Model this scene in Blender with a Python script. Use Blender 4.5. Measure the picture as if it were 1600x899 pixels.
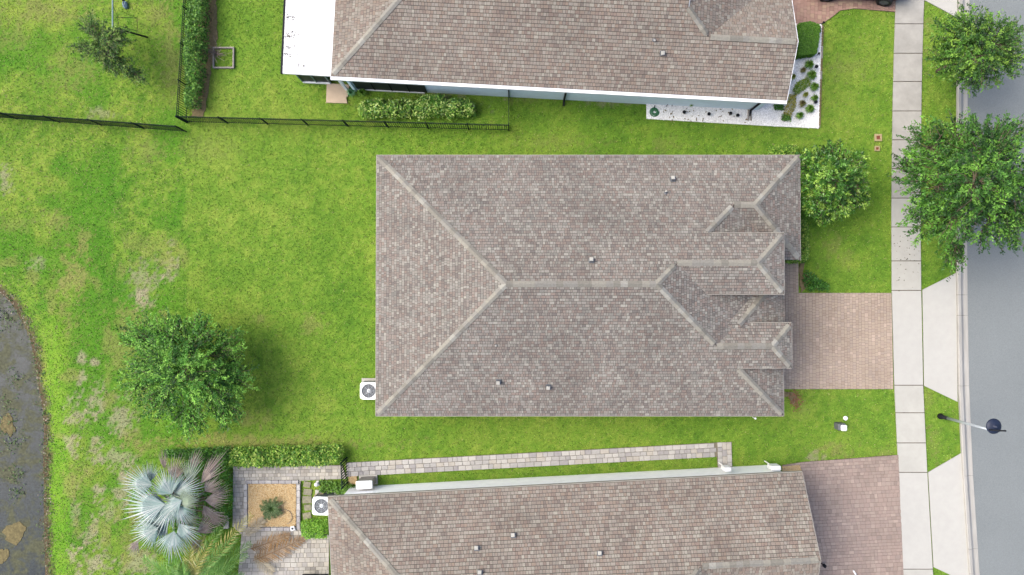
import bpy, math, random
import numpy as np
from mathutils import Vector, Matrix
random.seed(7)
rng = np.random.default_rng(11)
R = math.radians
for o in list(bpy.data.objects): bpy.data.objects.remove(o)
scene = bpy.context.scene
C = scene.collection

# ------------------------------------------------------------------ camera, sky, sun, exposure
H, F, TILT = 33.0, 1089.0, math.atan(18 / 1089)
cam_d = bpy.data.cameras.new('camera'); cam = bpy.data.objects.new('camera', cam_d); C.objects.link(cam)
cam.location = (0, 0, H); cam.rotation_euler = (TILT, 0, 0)
cam_d.sensor_width = 36; cam_d.lens = 36 * F / 1600; cam_d.clip_end = 2000
scene.camera = cam
SUN_EL, SUN_AZ = R(50), R(-80)          # azimuth measured from +Y (north) towards +X (east)
w = bpy.data.worlds.new('World'); scene.world = w; w.use_nodes = True
wn = w.node_tree.nodes; wl = w.node_tree.links
sky = wn.new('ShaderNodeTexSky'); sky.sky_type = 'NISHITA'; sky.sun_disc = False
sky.sun_elevation = SUN_EL; sky.sun_rotation = SUN_AZ
sky.air_density = 1.0; sky.dust_density = 6.0; sky.ozone_density = 3.0
bg = wn['Background']; bg.inputs['Strength'].default_value = 0.15
wl.new(sky.outputs[0], bg.inputs['Color'])
sd = bpy.data.lights.new('sun', 'SUN'); so = bpy.data.objects.new('sun', sd); C.objects.link(so)
sd.energy = 1.35; sd.angle = R(48); sd.color = (1, 0.93, 0.78)
sdir = Vector((math.sin(SUN_AZ) * math.cos(SUN_EL), math.cos(SUN_AZ) * math.cos(SUN_EL), math.sin(SUN_EL)))
so.rotation_euler = sdir.to_track_quat('Z', 'Y').to_euler(); so.location = (-20, 5, 40)
scene.view_settings.view_transform = 'Standard'; scene.view_settings.look = 'None'
scene.view_settings.gamma = 1; scene.view_settings.exposure = 1.05
scene.render.engine = 'CYCLES'

ct, st = math.cos(TILT), math.sin(TILT)
def P(px, py, z=0.0):                     # photograph point -> place, for a known height
    dx, dy, dz = (px - 800) / F, (449.5 - py) / F, -1.0
    y = dy * ct - dz * st; zz = dy * st + dz * ct
    t = (z - H) / zz
    return Vector((dx * t, y * t, z))
def PX(x, y, z=0.0):                      # place -> photograph point (arrays allowed)
    zz = z - H
    yc = y * ct + zz * st; zc = -y * st + zz * ct
    return 800 + F * x / -zc, 449.5 - F * yc / -zc

# ------------------------------------------------------------------ helpers
ORG = {}
def link(o, parent=None):
    C.objects.link(o)
    if parent: o.parent = parent
    return o
def thing(name, label, cat, loc=(0, 0, 0), group=None):
    o = bpy.data.objects.new(name, None); o.empty_display_size = 0.2; link(o); o.location = loc
    ORG[o.name] = Vector(loc); o['label'] = label; o['category'] = cat
    if group: o['group'] = group
    return o
def tag(o, label, cat, group=None):
    o['label'] = label; o['category'] = cat
    if group: o['group'] = group
    return o
def struct(o): o['kind'] = 'structure'; return o
def stuff(o): o['kind'] = 'stuff'; return o
class MB:
    def __init__(s): s.v = []; s.f = []; s.m = []; s.mi = 0
    def add(s, vs, fs):
        n = len(s.v); s.v += [tuple(v) for v in vs]
        for f in fs: s.f.append([n + i for i in f]); s.m.append(s.mi)
        return s
    def box(s, c, size, rz=0, taper=1.0):
        hx, hy, hz = size[0] / 2, size[1] / 2, size[2] / 2; cs, sn = math.cos(rz), math.sin(rz); vs = []
        for z, k in ((-hz, 1), (hz, taper)):
            for x, y in ((-hx, -hy), (hx, -hy), (hx, hy), (-hx, hy)):
                x *= k; y *= k; vs.append((c[0] + x * cs - y * sn, c[1] + x * sn + y * cs, c[2] + z))
        return s.add(vs, [(3, 2, 1, 0), (4, 5, 6, 7), (0, 1, 5, 4), (1, 2, 6, 5), (2, 3, 7, 6), (3, 0, 4, 7)])
    def bevbox(s, c, size, b=0.02, rz=0):
        hx, hy, hz = size[0] / 2, size[1] / 2, size[2] / 2; cs, sn = math.cos(rz), math.sin(rz); vs = []; rings = []
        for z, k in ((-hz, 0), (hz - b, 0), (hz, b)):
            ring = []
            for x, y in ((-hx + k + b, -hy + k), (hx - k - b, -hy + k), (hx - k, -hy + k + b), (hx - k, hy - k - b), (hx - k - b, hy - k), (-hx + k + b, hy - k), (-hx + k, hy - k - b), (-hx + k, -hy + k + b)):
                ring.append(len(vs)); vs.append((c[0] + x * cs - y * sn, c[1] + x * sn + y * cs, c[2] + z))
            rings.append(ring)
        fs = [list(reversed(rings[0])), rings[2]]
        for a, bb in zip(rings, rings[1:]):
            for i in range(8): j = (i + 1) % 8; fs.append((a[i], a[j], bb[j], bb[i]))
        return s.add(vs, fs)
    def prism(s, poly, z0, z1):
        n = len(poly); vs = [(p[0], p[1], z0) for p in poly] + [(p[0], p[1], z1) for p in poly]
        a = sum(poly[i][0] * poly[(i + 1) % n][1] - poly[(i + 1) % n][0] * poly[i][1] for i in range(n))
        up = list(range(n, 2 * n)); dn = list(range(n - 1, -1, -1))
        sides = [(i, (i + 1) % n, n + (i + 1) % n, n + i) for i in range(n)]
        if a < 0: up.reverse(); dn.reverse(); sides = [tuple(reversed(q)) for q in sides]
        return s.add(vs, [up, dn] + sides)
    def tube(s, pts, rad, n=6, cap=True):
        pts = [Vector(p) for p in pts]
        if not isinstance(rad, (list, tuple)): rad = [rad] * len(pts)
        vs = []; ref = None
        for i, p in enumerate(pts):
            d = (pts[min(i + 1, len(pts) - 1)] - pts[max(i - 1, 0)]).normalized()
            if ref is None: ref = Vector((0, 0, 1)) if abs(d.z) < .9 else Vector((1, 0, 0))
            a = d.cross(ref).normalized(); b = a.cross(d).normalized(); ref = b if abs(b.dot(d)) < .9 else ref
            for k in range(n):
                t = 2 * math.pi * k / n; vs.append(p + (a * math.cos(t) + b * math.sin(t)) * rad[i])
        fs = []
        for i in range(len(pts) - 1):
            for k in range(n):
                j = (k + 1) % n; fs.append((i * n + k, i * n + j, (i + 1) * n + j, (i + 1) * n + k))
        if cap: fs += [list(range(n - 1, -1, -1)), list(range((len(pts) - 1) * n, len(pts) * n))]
        return s.add(vs, fs)
    def lathe(s, c, prof, n=20):
        vs = []; fs = []
        for r, z in prof:
            for k in range(n):
                t = 2 * math.pi * k / n; vs.append((c[0] + r * math.cos(t), c[1] + r * math.sin(t), c[2] + z))
        for i in range(len(prof) - 1):
            for k in range(n):
                j = (k + 1) % n; fs.append((i * n + k, i * n + j, (i + 1) * n + j, (i + 1) * n + k))
        fs += [list(range(n - 1, -1, -1)), list(range((len(prof) - 1) * n, len(prof) * n))]
        return s.add(vs, fs)
    def mesh(s, name, mats, org=(0, 0, 0), smooth=False):
        me = bpy.data.meshes.new(name); o = Vector(org)
        me.from_pydata([tuple(Vector(v) - o) for v in s.v], [], s.f)
        for m in (mats if isinstance(mats, (list, tuple)) else [mats]): me.materials.append(m)
        me.polygons.foreach_set('material_index', s.m)
        if smooth: me.polygons.foreach_set('use_smooth', [True] * len(s.f))
        me.update(); return me
    def build(s, name, mats, parent=None, smooth=False, loc=None):
        org = loc if loc is not None else (root_org(parent) if parent else (0, 0, 0))
        o = bpy.data.objects.new(name, s.mesh(name, mats, org, smooth)); link(o, parent)
        if not parent: o.location = org; ORG[o.name] = Vector(org)
        return o
def root_org(o):
    while o.parent: o = o.parent
    return ORG.get(o.name, Vector((0, 0, 0)))
def inst(name, me, parent, loc, rot=(0, 0, 0), scale=None):
    o = bpy.data.objects.new(name, me); link(o, parent)
    o.location = Vector(loc) - root_org(parent); o.rotation_euler = rot
    if scale: o.scale = scale
    return o
def np_mesh(name, V, Fc, mat, parent=None, tint=None, loc=(0, 0, 0)):
    """V (n,3), Fc (m,k) all faces the same size; tint (m,3) colour of each face"""
    org = np.array(root_org(parent) if parent else loc, dtype=np.float32)
    V = np.asarray(V, np.float32) - org; m, k = Fc.shape
    me = bpy.data.meshes.new(name); me.vertices.add(len(V)); me.vertices.foreach_set('co', V.ravel())
    me.loops.add(m * k); me.loops.foreach_set('vertex_index', Fc.astype(np.int32).ravel())
    me.polygons.add(m); me.polygons.foreach_set('loop_start', np.arange(0, m * k, k, dtype=np.int32))
    if tint is not None:
        a = me.attributes.new('tint', 'FLOAT_COLOR', 'FACE')
        a.data.foreach_set('color', np.concatenate([tint, np.ones((m, 1))], 1).astype(np.float32).ravel())
    me.materials.append(mat); me.update(); me.validate()
    o = bpy.data.objects.new(name, me); link(o, parent)
    if not parent: o.location = loc; ORG[o.name] = Vector(loc)
    return o
def lin(r, g, b):                         # 0-255 colour as it looks -> linear albedo under this daylight
    f = lambda c: (c / 255 / 12.92 if c / 255 <= .04045 else ((c / 255 + .055) / 1.055) ** 2.4)
    return np.array([f(r), f(g), f(b)]) / GAIN
GAIN = 2.1

# ------------------------------------------------------------------ materials
def nodes(name):
    m = bpy.data.materials.new(name); m.use_nodes = True; nt = m.node_tree
    return m, nt.nodes, nt.links, nt.nodes['Principled BSDF']
def mat(name, col, rough=.7, var=.12, scale=6, bump=0, bscale=60, metal=0, spec=.4, var2=0, scale2=.6, stretch=None):
    m, n, l, b = nodes(name)
    b.inputs['Roughness'].default_value = rough; b.inputs['Metallic'].default_value = metal
    b.inputs['Specular IOR Level'].default_value = spec
    geo = n.new('ShaderNodeNewGeometry'); pos = geo.outputs['Position']
    if stretch:
        mp = n.new('ShaderNodeMapping'); mp.inputs['Scale'].default_value = stretch; l.new(pos, mp.inputs[0]); pos = mp.outputs[0]
    cur = None
    for v, sc in ((var, scale), (var2, scale2)):
        if not v: continue
        nz = n.new('ShaderNodeTexNoise'); nz.inputs['Scale'].default_value = sc; nz.inputs['Detail'].default_value = 6; nz.inputs['Roughness'].default_value = .65
        l.new(pos, nz.inputs['Vector'])
        mr = n.new('ShaderNodeMapRange'); mr.inputs[1].default_value = .3; mr.inputs[2].default_value = .7; mr.inputs[3].default_value = 1 - v; mr.inputs[4].default_value = 1 + v
        l.new(nz.outputs['Fac'], mr.inputs[0])
        if cur is None: cur = mr.outputs[0]
        else:
            mu = n.new('ShaderNodeMath'); mu.operation = 'MULTIPLY'; l.new(cur, mu.inputs[0]); l.new(mr.outputs[0], mu.inputs[1]); cur = mu.outputs[0]
    if cur is None: b.inputs['Base Color'].default_value = (*col, 1)
    else:
        mx = n.new('ShaderNodeVectorMath'); mx.operation = 'SCALE'; mx.inputs[0].default_value = tuple(col); l.new(cur, mx.inputs['Scale']); l.new(mx.outputs[0], b.inputs['Base Color'])
    if bump:
        nb = n.new('ShaderNodeTexNoise'); nb.inputs['Scale'].default_value = bscale; nb.inputs['Detail'].default_value = 4; l.new(geo.outputs['Position'], nb.inputs['Vector'])
        bp = n.new('ShaderNodeBump'); bp.inputs['Strength'].default_value = bump; bp.inputs['Distance'].default_value = .02
        l.new(nb.outputs['Fac'], bp.inputs['Height']); l.new(bp.outputs[0], b.inputs['Normal'])
    return m
def island(name, stops, rough=.85, fine=.15, patch=.12, pscale=.5, spec=.25, fscale=40):
    """every loose piece takes its own colour from the stops, with grain and broad weathering on top"""
    m, n, l, b = nodes(name)
    b.inputs['Roughness'].default_value = rough; b.inputs['Specular IOR Level'].default_value = spec
    geo = n.new('ShaderNodeNewGeometry'); cr = n.new('ShaderNodeValToRGB'); e = cr.color_ramp
    cr.color_ramp.interpolation = 'LINEAR'
    while len(e.elements) < len(stops): e.elements.new(.5)
    for i, c in enumerate(stops): e.elements[i].position = i / (len(stops) - 1); e.elements[i].color = (*c, 1)
    l.new(geo.outputs['Random Per Island'], cr.inputs[0]); cur = None
    for v, sc in ((fine, fscale), (patch, pscale)):
        nz = n.new('ShaderNodeTexNoise'); nz.inputs['Scale'].default_value = sc; nz.inputs['Detail'].default_value = 5; l.new(geo.outputs['Position'], nz.inputs['Vector'])
        mr = n.new('ShaderNodeMapRange'); mr.inputs[1].default_value = .3; mr.inputs[2].default_value = .7; mr.inputs[3].default_value = 1 - v; mr.inputs[4].default_value = 1 + v
        l.new(nz.outputs['Fac'], mr.inputs[0])
        if cur is None: cur = mr.outputs[0]
        else:
            mu = n.new('ShaderNodeMath'); mu.operation = 'MULTIPLY'; l.new(cur, mu.inputs[0]); l.new(mr.outputs[0], mu.inputs[1]); cur = mu.outputs[0]
    mx = n.new('ShaderNodeVectorMath'); mx.operation = 'SCALE'; l.new(cr.outputs[0], mx.inputs[0]); l.new(cur, mx.inputs['Scale']); l.new(mx.outputs[0], b.inputs['Base Color'])
    return m
def leafmat(name, transl=.3, rough=.5):
    m, n, l, b = nodes(name); b.inputs['Roughness'].default_value = rough; b.inputs['Specular IOR Level'].default_value = .35
    at = n.new('ShaderNodeAttribute'); at.attribute_name = 'tint'
    tr = n.new('ShaderNodeBsdfTranslucent'); mx = n.new('ShaderNodeMixShader'); mx.inputs[0].default_value = transl
    l.new(at.outputs['Color'], b.inputs['Base Color']); l.new(at.outputs['Color'], tr.inputs['Color'])
    l.new(b.outputs[0], mx.inputs[1]); l.new(tr.outputs[0], mx.inputs[2]); l.new(mx.outputs[0], n['Material Output'].inputs['Surface'])
    return m
def lawnmat():
    m, n, l, b = nodes('lawn_turf'); b.inputs['Roughness'].default_value = .9; b.inputs['Specular IOR Level'].default_value = .1
    at = n.new('ShaderNodeAttribute'); at.attribute_name = 'tint'; geo = n.new('ShaderNodeNewGeometry')
    cur = at.outputs['Color']
    for sc, lo, hi in ((34, .65, 1.3), (9, .9, 1.1)):
        nz = n.new('ShaderNodeTexNoise'); nz.inputs['Scale'].default_value = sc; nz.inputs['Detail'].default_value = 6; nz.inputs['Roughness'].default_value = .7
        l.new(geo.outputs['Position'], nz.inputs['Vector'])
        mr = n.new('ShaderNodeMapRange'); mr.inputs[1].default_value = .3; mr.inputs[2].default_value = .7; mr.inputs[3].default_value = lo; mr.inputs[4].default_value = hi
        l.new(nz.outputs['Fac'], mr.inputs[0])
        mx = n.new('ShaderNodeVectorMath'); mx.operation = 'SCALE'; l.new(cur, mx.inputs[0]); l.new(mr.outputs[0], mx.inputs['Scale']); cur = mx.outputs[0]
    l.new(cur, b.inputs['Base Color'])
    return m
M = {}
M['lawn'] = lawnmat(); M['blade'] = leafmat('grass_blade', .25, .7)
M['leaf'] = leafmat('leaf'); M['waxleaf'] = leafmat('waxy_leaf', .15, .35); M['dryleaf'] = leafmat('dry_leaf', .1, .8)
M['bark'] = mat('bark', (.13, .095, .07), .9, .3, 8, .5, 30)
M['shingle'] = island('roof_shingle', [lin(139, 133, 128), lin(152, 141, 133), lin(169, 164, 157), lin(157, 141, 132), lin(180, 177, 168), lin(161, 154, 146), lin(165, 149, 140), lin(150, 147, 141), lin(172, 167, 158), lin(192, 188, 177)], .92, .18, .13, .45)
M['shingle2'] = island('roof_shingle_brown', [lin(145, 135, 127), lin(161, 143, 132), lin(172, 164, 154), lin(164, 148, 136), lin(182, 174, 162), lin(168, 157, 145), lin(169, 151, 137), lin(158, 149, 140), lin(176, 168, 156), lin(189, 183, 169)], .92, .18, .13, .45)
M['deck'] = mat('roof_underlay', lin(78, 74, 70), .95, .15, 5)
M['cap'] = [mat('ridge_cap_' + n, c, .92, .16, 14) for n, c in (('grey', lin(168, 165, 156)), ('tan', lin(178, 174, 161)), ('dark', lin(158, 154, 143)), ('pale', lin(189, 187, 177)))]
M['drip'] = mat('drip_edge', lin(196, 190, 178), .6, .08)
M['white'] = mat('white_paint', (.72, .73, .74), .45, .05, 3)
M['panel'] = mat('white_roof_panel', (.56, .565, .57), .45, .04, 1.2, var2=.05, scale2=5, stretch=(.35, 3, 1))
M['bluewall'] = mat('pale_blue_stucco', (.62, .74, .82), .85, .05, 3, .3, 90)
M['whitewall'] = mat('white_stucco', (.93, .94, .96), .85, .05, 3, .3, 90)
M['beigewall'] = mat('beige_stucco', (.45, .40, .33), .85, .05, 3, .3, 90)
M['screen'] = mat('black_screen', (.012, .014, .02), .5, .2, 4)
M['glass'] = mat('window_glass', (.02, .025, .03), .06, 0, spec=.8)
M['black'] = mat('black_metal', (.010, .011, .014), .7, .15, 12, spec=.15)
M['fence'] = mat('black_aluminium', (.016, .026, .022), .9, .15, 12, spec=.05)
M['grey'] = mat('grey_metal', lin(120, 124, 130), .5, .12, 10)
M['galv'] = mat('galvanised_steel', (.42, .46, .5), .35, .1, 10, metal=.5)
M['tealpole'] = mat('teal_grey_pole', (.16, .23, .24), .4, .12, 6, metal=.3)
M['conc'] = mat('concrete', lin(222, 220, 210), .9, .05, 3, .15, 60, var2=.06, scale2=.5)
M['concnew'] = mat('pale_concrete', lin(228, 226, 218), .9, .035, 3, .1, 60, var2=.03, scale2=.4)
M['concold'] = mat('stained_concrete', lin(205, 202, 194), .9, .10, 2.2, .15, 60, var2=.13, scale2=.7)
M['kerb'] = mat('kerb_concrete', lin(208, 205, 198), .9, .10, 3, .2, 50, var2=.16, scale2=1.2, stretch=(3, .35, 1))
M['joint'] = mat('dirt_joint', lin(118, 108, 92), 1, .25, 8)
M['asphalt'] = mat('asphalt', lin(156, 163, 164), .92, .15, 26, .3, 120, var2=.05, scale2=.3)
M['paverpink'] = island('pink_paver', [lin(198, 177, 159), lin(215, 196, 175), lin(207, 186, 169), lin(213, 194, 173), lin(202, 184, 169), lin(227, 205, 186)], .9, .08, .10, .35)
M['paverrose'] = island('rose_paver', [lin(181, 162, 151), lin(202, 183, 170), lin(193, 172, 160), lin(200, 178, 166), lin(187, 168, 158), lin(214, 193, 179)], .9, .08, .12, .35)
M['paverbrick'] = island('brick_red_paver', [lin(186, 150, 136), lin(212, 174, 158), lin(198, 160, 146), lin(218, 188, 162), lin(192, 156, 144)], .9, .08, .10, .35)
M['joint_pink'] = mat('paver_sand', lin(156, 132, 120), 1, .15, 8)
M['pavergrey'] = [mat('grey_paver_' + n, c, .9, .10, 8) for n, c in (('a', lin(209, 206, 203)), ('b', lin(227, 223, 218)), ('c', lin(194, 190, 190)), ('d', lin(218, 211, 201)))]
M['paverpatio'] = island('patio_paver', [lin(174, 170, 164), lin(213, 209, 199), lin(195, 191, 186), lin(227, 221, 208), lin(186, 179, 170)], .9, .12, .2, .8)
M['joint_grey'] = mat('grey_paver_sand', lin(154, 146, 129), 1, .2, 8)
M['gravelw'] = island('white_gravel', [(.5, .5, .5), (.8, .8, .8), (.7, .7, .7), (.85, .85, .84), (.6, .6, .58)], .8, .05, .05)
M['gravelw_bed'] = mat('white_gravel_bed', (.6, .6, .6), .95, .2, 30)
M['gravely'] = island('gold_gravel', [lin(206, 168, 116), lin(240, 212, 160), lin(228, 192, 136), lin(250, 228, 184), lin(214, 180, 128)], .8, .06, .05)
M['gravely_bed'] = mat('gold_gravel_bed', lin(206, 170, 118), .95, .2, 30)
M['mulch'] = mat('mulch', lin(150, 134, 98), 1, .35, 10, .3, 40)
M['pinkslab'] = mat('beige_slab', lin(240, 216, 188), .9, .06, 3, .1, 60, var2=.05)
M['soil'] = mat('pond_mud', lin(110, 98, 82), 1, .3, 6)
M['stepstone'] = mat('mossy_stone', lin(168, 164, 138), .95, .3, 9)
M['tyre'] = mat('tyre_rubber', (.012, .012, .013), .7, .2, 20)
M['carpaint'] = mat('dark_blue_car_paint', (.012, .018, .035), .2, .05, 3, spec=.6)
M['wood'] = mat('weathered_wood', lin(186, 178, 170), .9, .2, 10)
M['twig'] = mat('dead_twig', lin(160, 146, 134), .95, .2, 12)
M['rust'] = mat('rusty_brown', lin(150, 84, 62), .9, .3, 14)
M['tanbox'] = mat('tan_plastic', lin(206, 186, 140), .8, .12, 10)
M['green'] = mat('green_rubber', lin(70, 150, 100), .6, .15, 10)
M['bluegrey'] = mat('blue_grey_plastic', lin(130, 160, 180), .5, .1, 6)
M['stone'] = island('shore_stone', [lin(84, 74, 56), lin(136, 122, 98), lin(110, 100, 72), lin(190, 180, 160), lin(96, 90, 62), lin(150, 138, 114)], .9, .15, .1)
M['algae'] = mat('ochre_algae', lin(136, 124, 84), .95, .4, 7, .6, 20, var2=.15)
M['yellow'] = mat('yellow_plastic', lin(220, 190, 90), .6, .1)

# ------------------------------------------------------------------ noise for colour maps of the turf
def vnoise(x, y, seed):
    g = np.random.default_rng(seed).random((256, 256))
    xi = np.floor(x).astype(int); yi = np.floor(y).astype(int); fx = x - xi; fy = y - yi
    fx = fx * fx * (3 - 2 * fx); fy = fy * fy * (3 - 2 * fy)
    a = g[xi % 256, yi % 256]; b = g[(xi + 1) % 256, yi % 256]; c = g[xi % 256, (yi + 1) % 256]; d = g[(xi + 1) % 256, (yi + 1) % 256]
    return (a * (1 - fx) + b * fx) * (1 - fy) + (c * (1 - fx) + d * fx) * fy
def fbm(x, y, s, seed, oct=4, gain=.55):
    t = np.zeros_like(x); a = 1; n = 0
    for i in range(oct): t += a * vnoise(x * s + 31.7 * i, y * s + 17.3 * i, seed + i); n += a; a *= gain; s *= 2.03
    return t / n
def ss(e0, e1, v): t = np.clip((v - e0) / (e1 - e0), 0, 1); return t * t * (3 - 2 * t)
# bare or dry patches: (px, py, rx, ry, kind 0 = bare sand, 1 = dry straw, strength)
PATCH = [(265, 412, 10, 30, 0, .75), (224, 448, 22, 34, 0, .6), (222, 470, 10, 22, 0, .8), (205, 500, 34, 24, 1, .8), (192, 655, 18, 26, 0, .7), (150, 625, 14, 22, 0, .75), (122, 648, 20, 26, 0, .8),
         (124, 590, 12, 14, 0, .8), (126, 560, 6, 10, 0, .8), (148, 566, 6, 6, 0, .9), (8, 285, 14, 26, 0, .7), (58, 408, 13, 12, 0, .6), (84, 345, 18, 14, 1, .8), (128, 368, 14, 14, 1, .8), (114, 425, 24, 40, 1, .9), (108, 470, 18, 60, 1, .8),
         (30, 350, 30, 12, 1, .5), (145, 832, 14, 28, 0, .85), (150, 880, 26, 22, 0, .85), (112, 870, 8, 16, 0, .9), (124, 890, 8, 24, 0, .9), (186, 718, 24, 26, 0, .65), (150, 705, 9, 22, 0, .8), (195, 760, 14, 34, 0, .7), (153, 766, 7, 16, 0, .8), (114, 708, 9, 14, 0, .7),
         (115, 690, 14, 8, 0, .7), (205, 695, 24, 12, 1, .8), (120, 760, 12, 30, 1, .8), (118, 805, 8, 30, 0, .5), (170, 800, 16, 20, 0, .6), (215, 880, 30, 24, 0, .65), (200, 840, 20, 30, 1, .7), (230, 700, 40, 12, 1, .6), (385, 655, 22, 14, 1, .8), (400, 690, 160, 9, 1, .9), (340, 690, 60, 10, 1, .7),
         (70, 15, 70, 24, 1, .9), (112, 105, 40, 34, 1, .7), (268, 70, 16, 90, 1, .8), (162, 178, 22, 10, 0, .5), (245, 20, 24, 20, 1, .8), (20, 60, 30, 20, 1, .6), (235, 235, 30, 16, 1, .6), (330, 235, 40, 20, 1, .4), (490, 505, 20, 14, 1, .7), (405, 500, 10, 8, 1, .8), (413, 655, 12, 14, 1, .8),
         (1330, 105, 40, 20, 1, .5), (1300, 385, 16, 20, 1, .6), (1320, 405, 14, 14, 1, .5), (1300, 702, 30, 12, 1, .9), (1276, 716, 14, 10, 0, .6), (1380, 708, 20, 10, 1, .6), (1255, 640, 12, 14, 1, .5), (1453, 60, 12, 40, 1, .7), (870, 222, 60, 12, 1, .5), (1040, 225, 30, 10, 1, .4), (660, 165, 80, 10, 0, .35),
         (960, 160, 40, 6, 0, .5), (830, 155, 30, 6, 1, .6), (700, 145, 60, 8, 0, .5), (1460, 690, 10, 30, 1, .5), (1450, 620, 10, 30, 1, .5), (1120, 735, 20, 4, 0, .6)]
def lawn_color(x, y):
    px, py = PX(x, y)
    n1 = fbm(x, y, .22, 3); n2 = fbm(x, y, .8, 13); n3 = fbm(x, y, 3.1, 29, 3)
    dark = lin(96, 146, 48); mid = lin(131, 173, 60); yel = lin(166, 190, 80)
    n4 = fbm(x, y, 7.5, 37, 3, .7)
    t = np.clip((n1 - .5) * .8 + (n2 - .5) * .5 + ((n3 - .5) * .9 + (n4 - .5) * 1.1) * (.6 + .4 * ss(300, 280, px)) + .5, 0, 1)
    t = np.clip(t + .16 * ss(330, 120, py) * ss(330, 200, px), 0, 1)                 # yellower turf of the north-west yard
    c = np.where((t < .5)[:, None], dark + (mid - dark) * (t * 2)[:, None], mid + (yel - mid) * (t * 2 - 1)[:, None])
    rough_side = ss(302, 282, px + (n2 - .5) * 20)                                                   # coarse unirrigated turf by the pond
    lush = lin(92, 158, 40); c = c + (lush - c) * (rough_side * ss(.42, .62, fbm(x, y, .5, 51)) * .7)[:, None]
    bank = ss(60, 74, px) * ss(112, 96, px) * ss(455, 520, py)                       # bright strip along the shore
    c = c + (lin(128, 184, 48) - c) * (bank * .55)[:, None]
    straw = lin(172, 174, 100); sand = lin(216, 198, 172)
    for (cx, cy, rx, ry, k, s) in PATCH:
        sel = np.where((abs(px - cx) < rx * 1.7) & (abs(py - cy) < ry * 1.7))[0]
        if not len(sel): continue
        d = np.sqrt(((px[sel] - cx) / rx) ** 2 + ((py[sel] - cy) / ry) ** 2)
        e = d + (n3[sel] - .5) * 1.7 + (n2[sel] - .5) * .9 + (n4[sel] - .5) * 3.2
        a = s * .74 * ss(1.0, .35, e)
        c[sel] = c[sel] + ((sand if k == 0 else straw) - c[sel]) * a[:, None]
    wild = rough_side * ss(.60, .72, fbm(x, y, 1.1, 77)) * ss(330, 420, py) * .55
    c = c + (straw - c) * wild[:, None]
    return c * (0.9 + .2 * n4)[:, None]

# ------------------------------------------------------------------ ground
# shoreline in photograph points
SHORE = [(-260, 380), (-60, 425), (0, 458), (14, 473), (31, 502), (43, 532), (50, 567), (55, 602), (62, 640), (65, 680), (62, 730), (64, 790), (64, 840), (67, 900), (72, 1000), (60, 1300)]
SW = [(P(a, b).x, P(a, b).y) for a, b in SHORE]
def shore_dist(x, y):                     # signed distance, positive in the water
    best = np.full(x.shape, 1e9)
    for (ax, ay), (bx, by) in zip(SW, SW[1:]):
        dx, dy = bx - ax, by - ay; t = np.clip(((x - ax) * dx + (y - ay) * dy) / (dx * dx + dy * dy), 0, 1)
        qx = x - ax - t * dx; qy = y - ay - t * dy; best = np.minimum(best, np.hypot(qx, qy))
    poly = SW + [(-60, SW[-1][1]), (-60, SW[0][1])]
    return np.where(inpoly(x, y, poly), best, -best)
def inpoly(x, y, poly):
    r = np.zeros(x.shape, bool); n = len(poly)
    for i in range(n):
        x0, y0 = poly[i][0], poly[i][1]; x1, y1 = poly[(i + 1) % n][0], poly[(i + 1) % n][1]
        if y0 == y1: continue
        r ^= ((y0 > y) != (y1 > y)) & (x < (x1 - x0) * (y - y0) / (y1 - y0) + x0)
    return r
def ground_z(x, y):
    d = shore_dist(x, y); z = -ss(-1.6, .1, d) * .32 - ss(0, 1.2, d) * .6
    return z - fbm(x, y, .5, 91) * .05
far = np.array([.6, 1.4, 2.4, 4, 6, 9, 13, 20, 30, 50, 80, 130, 200, 300.])
gx = np.arange(-27, 27.01, .12); gx = np.concatenate([gx[0] - far[::-1], gx, gx[-1] + far]); gy = np.arange(-17, 17.01, .12); gy = np.concatenate([gy[0] - far[::-1], gy, gy[-1] + far])
GX, GY = np.meshgrid(gx, gy); X, Y = GX.ravel(), GY.ravel(); Z = ground_z(X, Y)
ny, nx = GX.shape; idx = np.arange(nx * ny).reshape(ny, nx)
Fq = np.stack([idx[:-1, :-1], idx[:-1, 1:], idx[1:, 1:], idx[1:, :-1]], -1).reshape(-1, 4)
lawn = np_mesh('lawn', np.stack([X, Y, Z], 1), Fq, M['lawn'])
cv = lawn_color(X, Y); away = np.maximum(ss(27.2, 30, abs(X)), ss(17.2, 20, abs(Y)))[:, None]; cv = cv * (1 - away) + lin(126, 170, 58) * away; sh = shore_dist(X, Y); mud = ss(-.42, .0, sh + (fbm(X, Y, 3, 61) - .5) * .8)[:, None]
cv = cv * (1 - mud) + lin(112, 98, 76) * mud
at = lawn.data.attributes.new('tint', 'FLOAT_COLOR', 'POINT')
at.data.foreach_set('color', np.concatenate([cv, np.ones((len(X), 1))], 1).astype(np.float32).ravel())
lawn.data.polygons.foreach_set('use_smooth', [True] * len(Fq)); struct(lawn)
def gz(p): return float(ground_z(np.array([p[0]]), np.array([p[1]]))[0])

def pxpoly(pts, z=0): return [P(a, b, z) for a, b in pts]
EXCL = []                                 # where no grass grows
def excl(poly): EXCL.append([(p[0], p[1]) for p in poly]); return poly

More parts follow.
